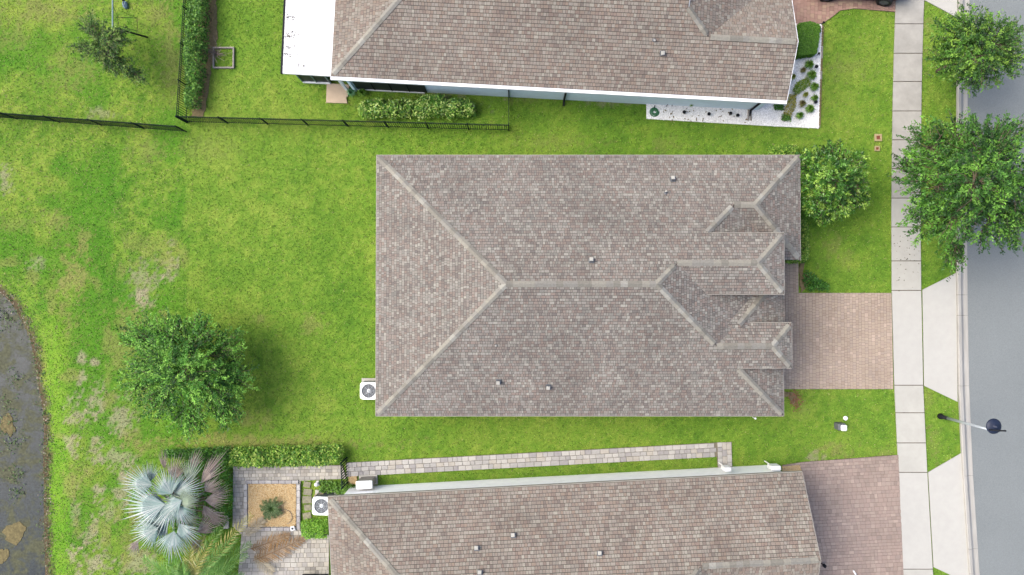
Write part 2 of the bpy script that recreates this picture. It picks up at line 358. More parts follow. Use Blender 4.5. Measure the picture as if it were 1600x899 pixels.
# ------------------------------------------------------------------ pond
wm, n, l, b = nodes('pond_water')
geo = n.new('ShaderNodeNewGeometry'); b.inputs['Roughness'].default_value = .12; b.inputs['Specular IOR Level'].default_value = .15
n1 = n.new('ShaderNodeTexNoise'); n1.inputs['Scale'].default_value = 1.5; n1.inputs['Detail'].default_value = 10; n1.inputs['Roughness'].default_value = .7; n1.inputs['Distortion'].default_value = .6
cr = n.new('ShaderNodeValToRGB'); e = cr.color_ramp.elements
e[0].position = .43; e[0].color = (*lin(60, 70, 76), 1); e[1].position = .57; e[1].color = (*lin(102, 104, 80), 1)
k = cr.color_ramp.elements.new(.5); k.color = (*lin(80, 86, 76), 1)
l.new(geo.outputs['Position'], n1.inputs['Vector']); l.new(n1.outputs['Fac'], cr.inputs[0])
n2 = n.new('ShaderNodeTexNoise'); n2.inputs['Scale'].default_value = 9; n2.inputs['Detail'].default_value = 6; n2.inputs['Roughness'].default_value = .75; l.new(geo.outputs['Position'], n2.inputs['Vector'])
mr = n.new('ShaderNodeMapRange'); mr.inputs[1].default_value = .35; mr.inputs[2].default_value = .65; mr.inputs[3].default_value = .6; mr.inputs[4].default_value = 1.4; l.new(n2.outputs['Fac'], mr.inputs[0])
mx = n.new('ShaderNodeVectorMath'); mx.operation = 'SCALE'; l.new(cr.outputs[0], mx.inputs[0]); l.new(mr.outputs[0], mx.inputs['Scale']); l.new(mx.outputs[0], b.inputs['Base Color'])
r2 = n.new('ShaderNodeMapRange'); r2.inputs[1].default_value = .42; r2.inputs[2].default_value = .58; r2.inputs[3].default_value = .25; r2.inputs[4].default_value = .7; l.new(n1.outputs['Fac'], r2.inputs[0]); l.new(r2.outputs[0], b.inputs['Roughness'])
bp = n.new('ShaderNodeBump'); bp.inputs['Strength'].default_value = .2; bp.inputs['Distance'].default_value = .02; l.new(n2.outputs['Fac'], bp.inputs['Height']); l.new(bp.outputs[0], b.inputs['Normal'])
mb = MB(); wp = [Vector((x + .35, y, -.36)) for x, y in SW] + [Vector((-60, SW[-1][1], -.36)), Vector((-60, SW[0][1], -.36))]
mb.add(wp, [list(range(len(wp)))[::-1]]); pond = struct(mb.build('pond', wm))
def blobmesh(c, rx, ry, h, seed, n=26):
    r = random.Random(seed); mb = MB(); ph = [r.random() * 6 for _ in range(4)]
    prof = lambda t: 1 + .12 * math.sin(2 * t + ph[0]) + .12 * math.sin(3 * t + ph[1]) + .06 * math.sin(7 * t + ph[2]) + .12 * r.uniform(-1, 1)
    ks = [prof(2 * math.pi * i / n) for i in range(n)]; vs = []
    for s, z in ((1, 0), (.93, h), (.5, h * 1.08)):
        for i in range(n): t = 2 * math.pi * i / n; vs.append((c[0] + rx * ks[i] * s * math.cos(t), c[1] + ry * ks[i] * s * math.sin(t), c[2] + z * r.uniform(.95, 1.05)))
    vs.append((c[0], c[1], c[2] + h * 1.1)); fs = []
    for j in range(2):
        for i in range(n): k = (i + 1) % n; fs.append((j * n + i, j * n + k, j * n + n + k, j * n + n + i))
    for i in range(n): fs.append((2 * n + i, 2 * n + (i + 1) % n, 3 * n))
    return mb.add(vs, fs)
for (a, b_, rx, ry, lab) in [(23, 832, .58, .5, 'large ochre algae mat floating in the pond near the bottom edge'), (12, 664, .35, .55, 'dull brown algae mat floating beside the left edge of the pond'), (4, 868, .3, .4, 'small tan algae mat at the pond corner below the large ochre mat')]:
    c = P(a, b_, -.36); o = blobmesh((c.x, c.y, -.40), rx, ry, .06, a).build('algae_mat', M['algae'], loc=tuple(c)); tag(o, lab, 'algae', 'algae mats on the pond')

# ------------------------------------------------------------------ road, kerb, pavement, aprons
def interp(tbl, y):
    for (y0, x0), (y1, x1) in zip(tbl, tbl[1:]):
        if y0 <= y <= y1: return x0 + (x1 - x0) * (y - y0) / (y1 - y0)
    return tbl[-1][1]
SWL = [(-600, 1440), (0, 1399), (95, 1396), (190, 1394), (330, 1392.5), (455, 1393), (602, 1397), (740, 1403.5), (899, 1411), (1500, 1470)]
SWR = [(-600, 1486), (0, 1443), (95, 1440), (190, 1438.5), (330, 1437.5), (455, 1438.5), (602, 1441.5), (740, 1448), (899, 1457), (1500, 1514)]
KL = [(-600, 1540), (0, 1496), (140, 1494), (330, 1493), (455, 1493.5), (602, 1496), (740, 1502.5), (899, 1513), (1500, 1570)]
KR = [(-600, 1558), (0, 1514), (140, 1511.5), (330, 1510.5), (455, 1511), (602, 1513.5), (740, 1519.5), (899, 1530), (1500, 1588)]
ys = [-600, -300] + list(range(-60, 1000, 40)) + [1200, 1500]
mb = MB(); left = [P(interp(KR, y) - 4, y) for y in ys]
vs = [(p.x, p.y, .016) for p in left] + [(150, p.y, .016) for p in left]; nn = len(ys)
mb.add(vs, [(i, i + 1, nn + i + 1, nn + i) for i in range(nn - 1)])
road = struct(mb.build('road', M['asphalt'])); EXCL.append([(P(interp(KL, y), y).x, P(interp(KL, y), y).y) for y in ys] + [(150, -60), (150, 60)])
# kerb: rolled section swept along the road edge, in cast lengths
mb = MB(); bed = [P(interp(KL, y) + 1, y) for y in ys] + [P(interp(KR, y) - 1, y) for y in reversed(ys)]; mb.prism(bed, -.1, .005)
kerb = struct(mb.build('kerb', M['joint']))
kj = [-150, -40, 70, 180, 290, 400, 461, 493, 603, 743, 857, 960, 1060]
PROF = [(0, .0), (0, .11), (.06, .135), (.30, .125), (.50, .06), (.56, .028), (.66, .02), (.95, .03), (1, .028), (1, .0)]
for y0, y1 in zip(kj, kj[1:]):
    mb = MB(); rows = max(2, int((y1 - y0) / 30) + 1); vs = []; np_ = len(PROF)
    for i in range(rows):
        y = y0 + .25 + (y1 - y0 - .5) * i / (rows - 1); a, c = P(interp(KL, y), y), P(interp(KR, y), y)
        for t, z in PROF: p = a.lerp(c, t); vs.append((p.x, p.y, z + .008))
    fs = [(i * np_ + j, i * np_ + j + 1, (i + 1) * np_ + j + 1, (i + 1) * np_ + j) for i in range(rows - 1) for j in range(np_ - 1)]
    fs += [list(range(np_)), list(range((rows - 1) * np_, rows * np_))[::-1]]
    mb.add(vs, fs).build('kerb_length', M['kerb'], kerb)
# pavement slabs
mb = MB(); mb.prism([P(interp(SWL, y) + .5, y) for y in ys] + [P(interp(SWR, y) + .9, y) for y in reversed(ys)], -.1, .012)
pave = struct(mb.build('pavement', M['joint'])); excl([P(interp(SWL, y), y) for y in ys] + [P(interp(SWR, y), y) for y in reversed(ys)])
sj = [-150, -98, -52, -6, 38, 84, 128, 174, 219, 264, 310, 355, 408, 454, 602, 645, 692, 738, 889, 935, 985, 1040]
for i, (y0, y1) in enumerate(zip(sj, sj[1:])):
    g = .62; pts = []
    for y in (y0 + g, (y0 + y1) / 2, y1 - g): pts.append(P(interp(SWL, y), y))
    for y in (y1 - g, (y0 + y1) / 2, y0 + g): pts.append(P(interp(SWR, y), y))
    m = M['concnew'] if (y1 - y0) > 100 else (M['concold'] if y1 < 320 else M['conc'])
    MB().prism(pts, 0, .045 + random.uniform(-.003, .003)).build('pavement_slab', m, pave)
APR = [[(1439.6, 453), (1493, 427), (1495.5, 628), (1442.3, 603)], [(1448.5, 738), (1501.5, 708), (1516, 913), (1457, 886)], [(1441, -150), (1494, -178), (1495, 28), (1443.5, 1)]]
for i, a in enumerate(APR):
    q = pxpoly([(x_ + (1.3 if k_ in (0, 3) else 0), y_) for k_, (x_, y_) in enumerate(a)]); excl(q); mb = MB(); mb.prism(q, 0, .04); ap = struct(mb.build('driveway_apron', M['concnew']))

# ------------------------------------------------------------------ paved areas
def clip_poly(sub, x0, y0, x1, y1):
    def cl(p, f, ip):
        out = []
        for i in range(len(p)):
            a, b = p[i - 1], p[i]; ia, ib = f(a), f(b)
            if ib:
                if not ia: out.append(ip(a, b))
                out.append(b)
            elif ia: out.append(ip(a, b))
        return out
    def ix(X): return lambda a, b: (X, a[1] + (b[1] - a[1]) * (X - a[0]) / (b[0] - a[0]))
    def iy(Y): return lambda a, b: (a[0] + (b[0] - a[0]) * (Y - a[1]) / (b[1] - a[1]), Y)
    for f, ip in ((lambda p: p[0] >= x0, ix(x0)), (lambda p: p[0] <= x1, ix(x1)), (lambda p: p[1] >= y0, iy(y0)), (lambda p: p[1] <= y1, iy(y1))):
        sub = cl(sub, f, ip)
        if len(sub) < 3: return []
    return sub
def area(p): return .5 * sum(p[i - 1][0] * p[i][1] - p[i][0] * p[i - 1][1] for i in range(len(p)))
def paver_field(poly, ang, sizes, rowh, gap, z, seed):
    r = random.Random(seed); cs, sn = math.cos(ang), math.sin(ang)
    loc = [(p[0] * cs + p[1] * sn, -p[0] * sn + p[1] * cs) for p in poly]
    if area(loc) < 0: loc = loc[::-1]
    x0, x1 = min(p[0] for p in loc), max(p[0] for p in loc); y0, y1 = min(p[1] for p in loc), max(p[1] for p in loc)
    mb = MB(); y = y0
    while y < y1:
        rh = r.choice(rowh); x = x0 - r.random() * .3
        while x < x1:
            wd = r.choice(sizes); c = clip_poly(loc, x + gap, y + gap, x + wd - gap, y + rh - gap); x += wd
            if len(c) < 3 or abs(area(c)) < 3e-4: continue
            zz = z + r.uniform(-.003, .003); n = len(c)
            top = [(q[0] * cs - q[1] * sn, q[0] * sn + q[1] * cs, zz) for q in c]; low = [(q[0], q[1], zz - .02) for q in top]
            mb.add(top + low, [list(range(n))] + [(i, n + i, n + (i + 1) % n, (i + 1) % n) for i in range(n)])
        y += rh
    return mb
def driveway(name, pts, m, jm, ang, sizes, rowh, seed, gap=.006, z=.05):
    q = excl(pxpoly(pts)); d = struct(MB().prism(q, -.05, z - .016).build(name, jm))
    stuff(paver_field(q, ang, sizes, rowh, gap, z, seed).build('pavers', m, d)); return d
driveway('driveway', [(1205, 458), (1392, 458), (1395, 608), (1205, 608)], M['paverpink'], M['joint_pink'], R(90), [.13, .16, .2, .13], [.13, .16], 1)
driveway('entrance_path', [(1205, 405), (1247, 405), (1247, 457.8), (1205, 457.8)], M['paverpink'], M['joint_pink'], R(90), [.13, .16, .2], [.13, .16], 2)
driveway('neighbour_driveway', [(1218, 41), (1262, 40), (1285, 37), (1300, 27), (1312, 17), (1335, 14), (1398, 19), (1402, -170), (1210, -170)], M['paverbrick'], M['joint_pink'], R(87), [.16, .22, .22], [.16, .2], 3)
driveway('southern_driveway', [(1222, 727), (1255, 722), (1403, 711), (1411, 900), (1420, 1010), (1232, 1010)], M['paverrose'], M['joint_pink'], R(3), [.15, .2, .24], [.15, .2], 4)
driveway('paved_patio', [(365, 729), (535, 727), (541, 748), (470, 751), (470, 830), (514, 836), (514, 905), (372, 905), (378, 835), (364, 822)], M['paverpatio'], M['joint_grey'], R(1), [.16, .24, .3], [.16, .22], 5, .007)
# grey walkway along the southern house: every paver its own piece
def walkway():
    q = pxpoly([(541, 723), (1143, 690.5), (1144, 737), (1122, 738), (1120, 713.5), (541, 745)]); excl(q)
    wk = struct(MB().prism(q, -.05, .022).build('walkway', M['joint_grey']))
    shapes = {}
    def me(L, W, k):
        key = (round(L, 2), round(W, 2), k)
        if key not in shapes: shapes[key] = MB().bevbox((0, 0, .028), (L - .014, W - .014, .056), .008).mesh('paver', M['pavergrey'][k])
        return shapes[key]
    a, b2 = P(541, 734), P(1119, 703); d = (b2 - a).normalized(); nrm = Vector((-d.y, d.x, 0)); L = (b2 - a).length; W = (P(541, 723) - P(541, 745)).length
    rh = [W * .36, W * .30, W * .34]; off = -W / 2; ang = math.atan2(d.y, d.x)
    for h in rh:
        s = 0.0
        while s < L - .08:
            ln = random.choice([.22, .30, .36, .42, .30]); ln = min(ln, L - s)
            if ln < .1: break
            p = a + d * (s + ln / 2) + nrm * (off + h / 2); inst('paver', me(ln, h, random.choice([0, 0, 1, 1, 2, 3])), wk, (p.x, p.y, random.uniform(-.003, .003)), (0, 0, ang)); s += ln
        off += h
    a, b2 = P(1131.5, 691), P(1133, 737); L = (b2 - a).length; d = (b2 - a).normalized(); ang = math.atan2(d.y, d.x); nrm = Vector((-d.y, d.x, 0))
    for k, h in ((-1, .22), (0, .22), (1, .22)):
        s = 0.0
        while s < L - .08:
            ln = min(random.choice([.22, .30, .36]), L - s)
            if ln < .1: break
            p = a + d * (s + ln / 2) + nrm * (k * h); inst('paver', me(ln, h, random.choice([0, 1, 1, 2, 3])), wk, (p.x, p.y, random.uniform(-.003, .003)), (0, 0, ang)); s += ln
walkway()

def gravel(name, pts, bedm, m, count, size, seed, z=.03, hole=None):
    q = excl(pxpoly(pts)); bed = struct(MB().prism(q, -.05, z).build(name, bedm))
    r = np.random.default_rng(seed); xs = [p.x for p in q]; ysx = [p.y for p in q]
    x = r.uniform(min(xs), max(xs), count * 4); y = r.uniform(min(ysx), max(ysx), count * 4); ok = inpoly(x, y, q)
    x, y = x[ok][:count], y[ok][:count]; n = len(x)
    base = np.array([(1, 0, 0), (0, 1, 0), (-1, 0, 0), (0, -1, 0), (0, 0, .8), (0, 0, -.8)])
    s = r.uniform(.5, 1.2, (n, 1, 1)) * size; a = r.uniform(0, 6.28, n); ca, sa = np.cos(a)[:, None], np.sin(a)[:, None]
    v = base[None] * s * r.uniform(.7, 1.3, (n, 6, 1)); vx = v[:, :, 0] * ca - v[:, :, 1] * sa; vy = v[:, :, 0] * sa + v[:, :, 1] * ca
    V = np.stack([vx + x[:, None], vy + y[:, None], v[:, :, 2] + z + size * .25], -1).reshape(-1, 3)
    T = np.array([(0, 1, 4), (1, 2, 4), (2, 3, 4), (3, 0, 4)]); Fc = (T[None] + (np.arange(n) * 6)[:, None, None]).reshape(-1, 3)
    stuff(np_mesh('pebbles', V, Fc, m, bed)); return bed
gravel('white_gravel_bed', [(1010, 150), (1222, 160), (1232, 96), (1241, 38), (1262, 40), (1284, 38), (1279, 201), (1215, 198), (1010, 186)], M['gravelw_bed'], M['gravelw'], 16000, .03, 5)
gravel('gold_gravel_bed', [(389, 756), (463, 756), (463, 822), (389, 822)], M['gravely_bed'], M['gravely'], 7000, .03, 6, .075)
gravel('gold_gravel_strip', [(1222, 729), (1249, 727), (1252, 738), (1222, 741)], M['gravely_bed'], M['gravely'], 900, .03, 7, .055)
gravel('gold_gravel_corner', [(545, 745), (558, 744), (557, 757), (545, 757)], M['gravely_bed'], M['gravely'], 500, .03, 8, .04)
# edging blocks around the gold gravel
edge = struct(MB().prism(pxpoly([(388, 755), (464, 755), (464, 823), (388, 823)]), 0, .03).build('gravel_bed_edging', M['joint_grey']))
kb = {}
for (x0, y0), (x1, y1) in (((384.5, 752.5), (467.5, 752.5)), ((467.2, 756), (467.2, 826)), ((384.5, 826), (464, 826)), ((384.8, 756), (384.8, 823))):
    a, c = P(x0, y0), P(x1, y1); L = (c - a).length; n_ = max(2, round(L / .30)); d = (c - a).normalized(); ang = math.atan2(d.y, d.x)
    for i in range(n_):
        k = random.randrange(3); key = (round(L / n_, 3), k)
        if key not in kb: kb[key] = MB().bevbox((0, 0, .06), (L / n_ - .012, .16, .12), .012).mesh('edging_block', M['pavergrey'][k])
        p = a + d * (L * (i + .5) / n_); inst('edging_block', kb[key], edge, (p.x, p.y, 0), (0, 0, ang))
def sheet(name, pts, m, z0=-.05, z1=.02, bare=True):
    q = pxpoly(pts)
    if bare: excl(q)
    return struct(MB().prism(q, z0, z1).build(name, m))
def rough_patch(name, pts, m, z=.03, bare=True):
    r = random.Random(len(name) * 7 + int(pts[0][0])); q = []
    for i in range(len(pts)):
        a, b3 = pts[i], pts[(i + 1) % len(pts)]; L = math.hypot(a[0] - b3[0], a[1] - b3[1]); k = max(1, int(L / 5))
        for j in range(k): t = j / k; q.append((a[0] + (b3[0] - a[0]) * t + r.uniform(-1.3, 1.3), a[1] + (b3[1] - a[1]) * t + r.uniform(-1.3, 1.3)))
    return sheet(name, q, m, -.05, z, bare)
rough_patch('mulch_bed', [(318, -20), (337, -20), (339, 30), (340, 60), (333, 85), (329, 120), (324, 150), (318, 182), (300, 183), (305, 60)], M['mulch'], .0, False)
rough_patch('mulch_bed', [(1238, 345), (1260, 350), (1258, 405), (1255, 425), (1268, 432), (1263, 448), (1252, 457), (1249, 440), (1249, 408), (1236, 400)], M['mulch'])
rough_patch('mulch_bed', [(1208, 612), (1240, 612), (1245, 622), (1241, 632), (1236, 630), (1232, 620), (1208, 622)], M['mulch'])
slab = MB().prism(excl(pxpoly([(511, 131), (546, 133), (544, 151), (541, 153), (543, 162), (510, 161)])), -.05, .06); struct(slab.build('patio_slab', M['pinkslab']))

# ------------------------------------------------------------------ houses
ZE, PITCH = 2.75, .42
CAPS = {}
def cap_mesh(drop, k):
    key = (drop, k)
    if key not in CAPS:
        mb = MB(); Lc, Wc = .30, .125
        vs = []
        for x, lift in ((-Lc / 2, .016), (Lc / 2, .030)):
            vs += [(x, -Wc, lift - Wc * drop), (x, 0, lift + .012), (x, Wc, lift - Wc * drop), (x, -Wc, lift - .02 - Wc * drop), (x, 0, lift - .01), (x, Wc, lift - .02 - Wc * drop)]
        mb.add(vs, [(0, 6, 7, 1), (1, 7, 8, 2), (3, 9, 6, 0), (2, 8, 11, 5), (0, 1, 4, 3), (1, 2, 5, 4), (7, 6, 9, 10), (8, 7, 10, 11)])
        CAPS[key] = mb.mesh('ridge_cap', M['cap'][k])
    return CAPS[key]
def cap_line(a, b, roof, up=True):
    """cap shingles lapped along a hip or ridge, from low a to high b"""
    a, b = Vector(a), Vector(b); d = b - a
    if d.z > .05: a = a + d.normalized() * .17
    d = b - a; L = d.length; d.normalize(); n_ = max(1, round(L / .285))
    side = d.cross(Vector((0, 0, 1))).normalized(); nrm = side.cross(d).normalized()
    rot = Matrix((-d, side * -1 * -1, nrm)).transposed()
    rot = Matrix((-d, nrm.cross(-d), nrm)).transposed().to_euler()
    drop = .40 if abs(d.z) < .05 else .28
    for i in range(n_):
        p = a + d * (L * (i + .5) / n_); inst('ridge_cap', cap_mesh(drop, random.choice([0, 0, 1, 1, 2, 2, 3])), roof, p + nrm * .012, rot)
def shingle_face(mb, poly, seed, E, sizes):
    """courses of shingle tabs laid on a planar roof face, cut to its outline"""
    r = random.Random(seed); pts = [Vector(p) for p in poly]; nrm = Vector((0, 0, 0))
    for i in range(len(pts)): nrm += pts[i - 1].cross(pts[i])
    nrm.normalize()
    if nrm.z < 0: nrm = -nrm; pts.reverse()
    u = Vector((0, 0, 1)).cross(nrm).normalized(); v = nrm.cross(u); o = pts[0]
    loc = [((p - o).dot(u), (p - o).dot(v)) for p in pts]
    x0, x1 = min(p[0] for p in loc), max(p[0] for p in loc); y0, y1 = min(p[1] for p in loc), max(p[1] for p in loc)
    y = y0
    while y < y1:
        x = x0 - r.random() * .4
        while x < x1:
            wd = r.choice(sizes); c = clip_poly(loc, x, y + .020, x + wd - .010, y + E); xa = x; x += wd  # gap bares dark underlay, standing in for the shadow line below each course
            if len(c) < 3 or abs(area(c)) < 8e-4: continue
            th = r.choice([.012, .012, .022, .026])
            n_ = len(c); top = [o + u * q[0] + v * q[1] + nrm * (.004 + th * (1.15 - (q[1] - y) / E)) for q in c]
            lowest = [i for i in range(n_) if c[i][1] < y + .022]
            vs = list(top); fs = [list(range(n_))]
            if len(lowest) >= 2:
                for i in range(n_):
                    j = (i + 1) % n_
                    if c[i][1] < y + .022 and c[j][1] < y + .022:
                        k = len(vs); vs += [top[i] - nrm * th, top[j] - nrm * th]; fs.append((j, i, k, k + 1))
            mb.add(vs, fs)
        y += E
def make_roof(house, faces, caps, m, seed, E=.128, sizes=(.09, .10, .11, .14, .2, .12)):
    mb = MB()
    for f in faces:
        pts = [Vector(p) for p in f]; nz = sum(((pts[i - 1].x * pts[i].y) - (pts[i].x * pts[i - 1].y)) for i in range(len(pts)))
        if nz < 0: pts.reverse()
        n_ = len(pts); low = [p - Vector((0, 0, .07)) for p in pts]
        mb.add(pts + low, [list(range(n_)), list(range(2 * n_ - 1, n_ - 1, -1))] + [(i, n_ + i, n_ + (i + 1) % n_, (i + 1) % n_) for i in range(n_)])
    roof = mb.build('roof', M['deck'], house)
    sm = MB()
    for i, f in enumerate(faces): shingle_face(sm, f, seed + i, E, sizes)
    stuff(sm.build('shingles', m, roof))
    for a, b in caps: cap_line(a, b, roof)
    return roof
def eave_board(mb, a, b, out, w_=.03, h_=.2, dz=.0):
    a, b, out = Vector(a), Vector(b), Vector(out).normalized(); d = (b - a).normalized() * .02
    p = [a - d, b + d, b + d + out * w_, a - d + out * w_]
    if (p[1] - p[0]).cross(p[3] - p[0]).z < 0: p.reverse()
    mb.prism_vs = None
    n_ = 4; top = [q + Vector((0, 0, dz)) for q in p]; low = [q - Vector((0, 0, h_)) for q in p]
    mb.add(top + low, [(0, 1, 2, 3), (7, 6, 5, 4)] + [(i, 4 + i, 4 + (i + 1) % 4, (i + 1) % 4) for i in range(4)])
VENT = {}
def roof_vent(roof, px, py, z, kind=0, slope=(0, 0)):
    if kind not in VENT:
        mb = MB()
        if kind == 0:
            mb.box((0, 0, .01), (.36, .34, .03)); mb.mi = 1; mb.box((0, 0, .11), (.2, .2, .2)); mb.mi = 2; mb.bevbox((-.02, .01, .23), (.25, .25, .07), .02); mb.mi = 1; mb.box((.02, 0, .19), (.27, .27, .014))
        else:
            mb.mi = 1; mb.lathe((0, 0, 0), [(.13, 0), (.12, .03), (.06, .06), (.055, .2)], 12); mb.mi = 2; mb.lathe((0, 0, .2), [(.06, 0), (.07, .02), (.05, .05)], 12)
        VENT[kind] = mb.mesh('roof_vent', [M['grey'], M['grey'], M['conc']])
    p = P(px, py, z); return inst('roof_vent', VENT[kind], roof, p, (slope[0], slope[1], random.uniform(-.1, .1)), (.62, .62, .7))
def window(house, c, n, w_, h_, name='window', panes=1, fm=None):
    """framed window on a wall: c centre on the wall face, n outward normal"""
    n = Vector(n).normalized(); rz = math.atan2(n.y, n.x) - math.pi / 2
    c = Vector(c); mb = MB(); t = .06
    def bar(dx, dz, ww, hh, dep, off): p = c + Vector((math.cos(rz) * dx, math.sin(rz) * dx, dz)) + n * off; mb.box(p, (ww, dep, hh), rz)
    bar(0, h_ / 2, w_, t, .06, .02); bar(0, -h_ / 2, w_ + .06, t, .09, .03); bar(-w_ / 2, 0, t, h_ - t, .06, .02); bar(w_ / 2, 0, t, h_ - t, .06, .02); bar(0, 0, w_ - t, .035, .04, .015)
    f = mb.build(name, fm or M['white'], house)
    mb2 = MB(); mb2.box(c + n * .004, (w_ - t, .008, h_ - t), rz); mb2.build('pane', M['glass'], f); return f

# ---- main house
yN, yS, xW = P(900, 243, ZE).y, P(900, 650, ZE).y, P(588, 450, ZE).x
half = (yN - yS) / 2; yR = (yN + yS) / 2; zR = ZE + PITCH * half
xE = P(1226, 450, ZE).x - .08; xA = P(1026, 445, zR).x; ER = (xE - xA) / half
zE = lambda x: zR - PITCH / ER * (x - xA)
def solve_y(py, sign):                    # height and offset of a cross ridge from its place in the picture
    d = 1.0
    for _ in range(20): d = sign * (P(900, py, zR - PITCH * d).y - yR)
    return d
d1 = solve_y(411, 1); d2 = solve_y(320, 1); d3 = solve_y(541, -1); h1 = 1.26; h3 = .95; h2 = half - d2
y1, y2, y3 = yR + d1, yR + d2, yR - d3
z1, z2, z3 = zR - PITCH * d1, zR - PITCH * d2, zR - PITCH * d3
e1, e3 = z1 - PITCH * h1, z3 - PITCH * h3
xe1, xe2, xe3 = P(1225, 411, e1).x, P(1250, 320, ZE).x, P(1237, 541, e3).x
main = thing('house', 'grey-brown shingled hip-roofed house in the middle of the picture', 'house', (0, 0, 0))
A = (xA, yR, zR); Wd = (xW + half, yR, zR)
NW, SWc, SEc = (xW, yN, ZE), (xW, yS, ZE), (xE, yS, ZE)
nf = [NW, Wd, A, (xA + ER * (d1), y1, z1), (xe1 - h1, y1, z1), (xe1, y1 + h1, e1), (xA + ER * (d1 + h1), y1 + h1, e1), (xA + ER * (d2), y2, z2), (xe2 - h2, y2, z2), (xe2, yN, ZE)]
sf = [SWc, SEc, (xA + ER * (d3 + h3), y3 - h3, e3), (xe3, y3 - h3, e3), (xe3 - h3, y3, z3), (xA + ER * (d3), y3, z3), A, Wd]
wf = [NW, SWc, Wd]
def below(p, dz=.0): return (p[0], p[1], p[2] - dz)
ef = [A, (xE, yR + half - .05, ZE), (xE, yS + .02, ZE)]
ef = [(xA + .03, yR, zE(xA + .03)), (xE, yR + half - .06, ZE), (xE, yS + .06, ZE)]
b1s = [(xA + ER * (d1), y1, z1), (xA + ER * (d1 + h1), y1 - h1, e1), (xe1, y1 - h1, e1), (xe1 - h1, y1, z1)]
b1e = [(xe1 - h1, y1, z1), (xe1, y1 - h1, e1), (xe1, y1 + h1, e1)]
b3n = [(xA + ER * (d3), y3, z3), (xe3 - h3, y3, z3), (xe3, y3 + h3, e3), (xA + ER * (d3 + h3), y3 + h3, e3)]
b3e = [(xe3 - h3, y3, z3), (xe3, y3 - h3, e3), (xe3, y3 + h3, e3)]
l2e = [(xe2 - h2, y2, z2), (xe2, y2 - h2, ZE), (xe2, yN, ZE)]
l2s = [(xA + ER * (d2), y2, z2), (xE, y2 - h2, ZE), (xe2, y2 - h2, ZE), (xe2 - h2, y2, z2)]
# small lower hip over the entrance
zh0 = zE(P(1155, 505, 3.9).x - .5); hp = P(1155, 507, zh0); kk = 1.75; zt = zh0
en = [(hp.x - .5, hp.y, zt), (hp.x, hp.y, zt), (hp.x + kk, hp.y + kk, zt - PITCH * kk), (hp.x - .5 + kk, hp.y + kk, zt - PITCH * kk)]
xee = xE + .03
es = [(hp.x - .5, hp.y, zt), (hp.x - .3, hp.y - .5, zt - PITCH * .5), (hp.x + .5, hp.y - .5, zt - PITCH * .5), (hp.x, hp.y, zt)]
ee = [(hp.x, hp.y, zt), (hp.x + .5, hp.y - .5, zt - PITCH * .5), (xee, hp.y - .5, zt - PITCH * (xee - hp.x)), (xee, hp.y + kk, zt - PITCH * (xee - hp.x)), (hp.x + kk, hp.y + kk, zt - PITCH * kk)]
caps = [(NW, Wd), (SWc, Wd), (Wd, A), ((xA + ER * (d1), y1, z1), A), ((xA + ER * (d1), y1, z1), (xe1 - h1, y1, z1)), ((xe1, y1 + h1, e1), (xe1 - h1, y1, z1)), ((xe1, y1 - h1, e1), (xe1 - h1, y1, z1)),
        ((xA + ER * (d2), y2, z2), (xA + ER * (d1 + h1 + .05), y1 + h1 + .05, e1)), ((xA + ER * (d2), y2, z2), (xe2 - h2, y2, z2)), ((xe2, yN, ZE), (xe2 - h2, y2, z2)), ((xe2, y2 - h2, ZE), (xe2 - h2, y2, z2)),
        ((xA + ER * (d3), y3, z3), A), ((xA + ER * (d3), y3, z3), (xe3 - h3, y3, z3)), ((xe3, y3 + h3, e3), (xe3 - h3, y3, z3)), ((xe3, y3 - h3, e3), (xe3 - h3, y3, z3)), (SEc, (xA + ER * (d3 + h3 + .05), y3 - h3 - .05, e3)), ((hp.x + kk * .85, hp.y + kk * .85, zt - PITCH * kk * .85), (hp.x, hp.y, zt))]
roof = make_roof(main, [nf, sf, wf, ef, b1s, b1e, b3n, b3e, l2e, l2s, en, ee, es], caps, M['shingle'], 100)
mb = MB()
for a, b, o in ((NW, (xe2, yN, ZE), (0, 1, 0)), (SWc, SEc, (0, -1, 0)), (NW, SWc, (-1, 0, 0)), (SEc, (xE, yR, ZE), (1, 0, 0)), ((xe2, yN, ZE), (xe2, y2 - h2, ZE), (1, 0, 0)), ((xe1, y1 - h1, e1), (xe1, y1 + h1, e1), (1, 0, 0)), ((xe3, y3 - h3, e3), (xe3, y3 + h3, e3), (1, 0, 0)),
                ((xA + ER * (d1 + h1), y1 + h1, e1), (xe1, y1 + h1, e1), (0, 1, 0)), ((xA + ER * (d1 + h1), y1 - h1, e1), (xe1, y1 - h1, e1), (0, -1, 0)), ((xA + ER * (d3 + h3), y3 + h3, e3), (xe3, y3 + h3, e3), (0, 1, 0)), ((xA + ER * (d3 + h3), y3 - h3, e3), (xe3, y3 - h3, e3), (0, -1, 0))): eave_board(mb, a, b, o, .025, .18)
mb.build('fascia', M['drip'], main)
ov = .42; mb = MB()
mb.prism([(xW + ov, yS + ov), (xE - ov, yS + ov), (xE - ov, y2 - h2 + ov), (xe2 - ov, y2 - h2 + ov), (xe2 - ov, yN - ov), (xW + ov, yN - ov)], -.05, ZE - .09)
wall = mb.build('wall', M['beigewall'], main)
mb = MB(); mb.prism([(xA + .4, y1 - h1 + .2), (xe1 - .2, y1 - h1 + .2), (xe1 - .2, y1 + h1 - .2), (xA + .4, y1 + h1 - .2)], 2.2, e1 - .08); mb.prism([(xA + 1.6, y3 - h3 + .15), (xe3 - .15, y3 - h3 + .15), (xe3 - .15, y3 + h3 - .15), (xA + 1.6, y3 + h3 - .15)], 2.2, e3 - .08); mb.build('gable_wall', M['beigewall'], main)
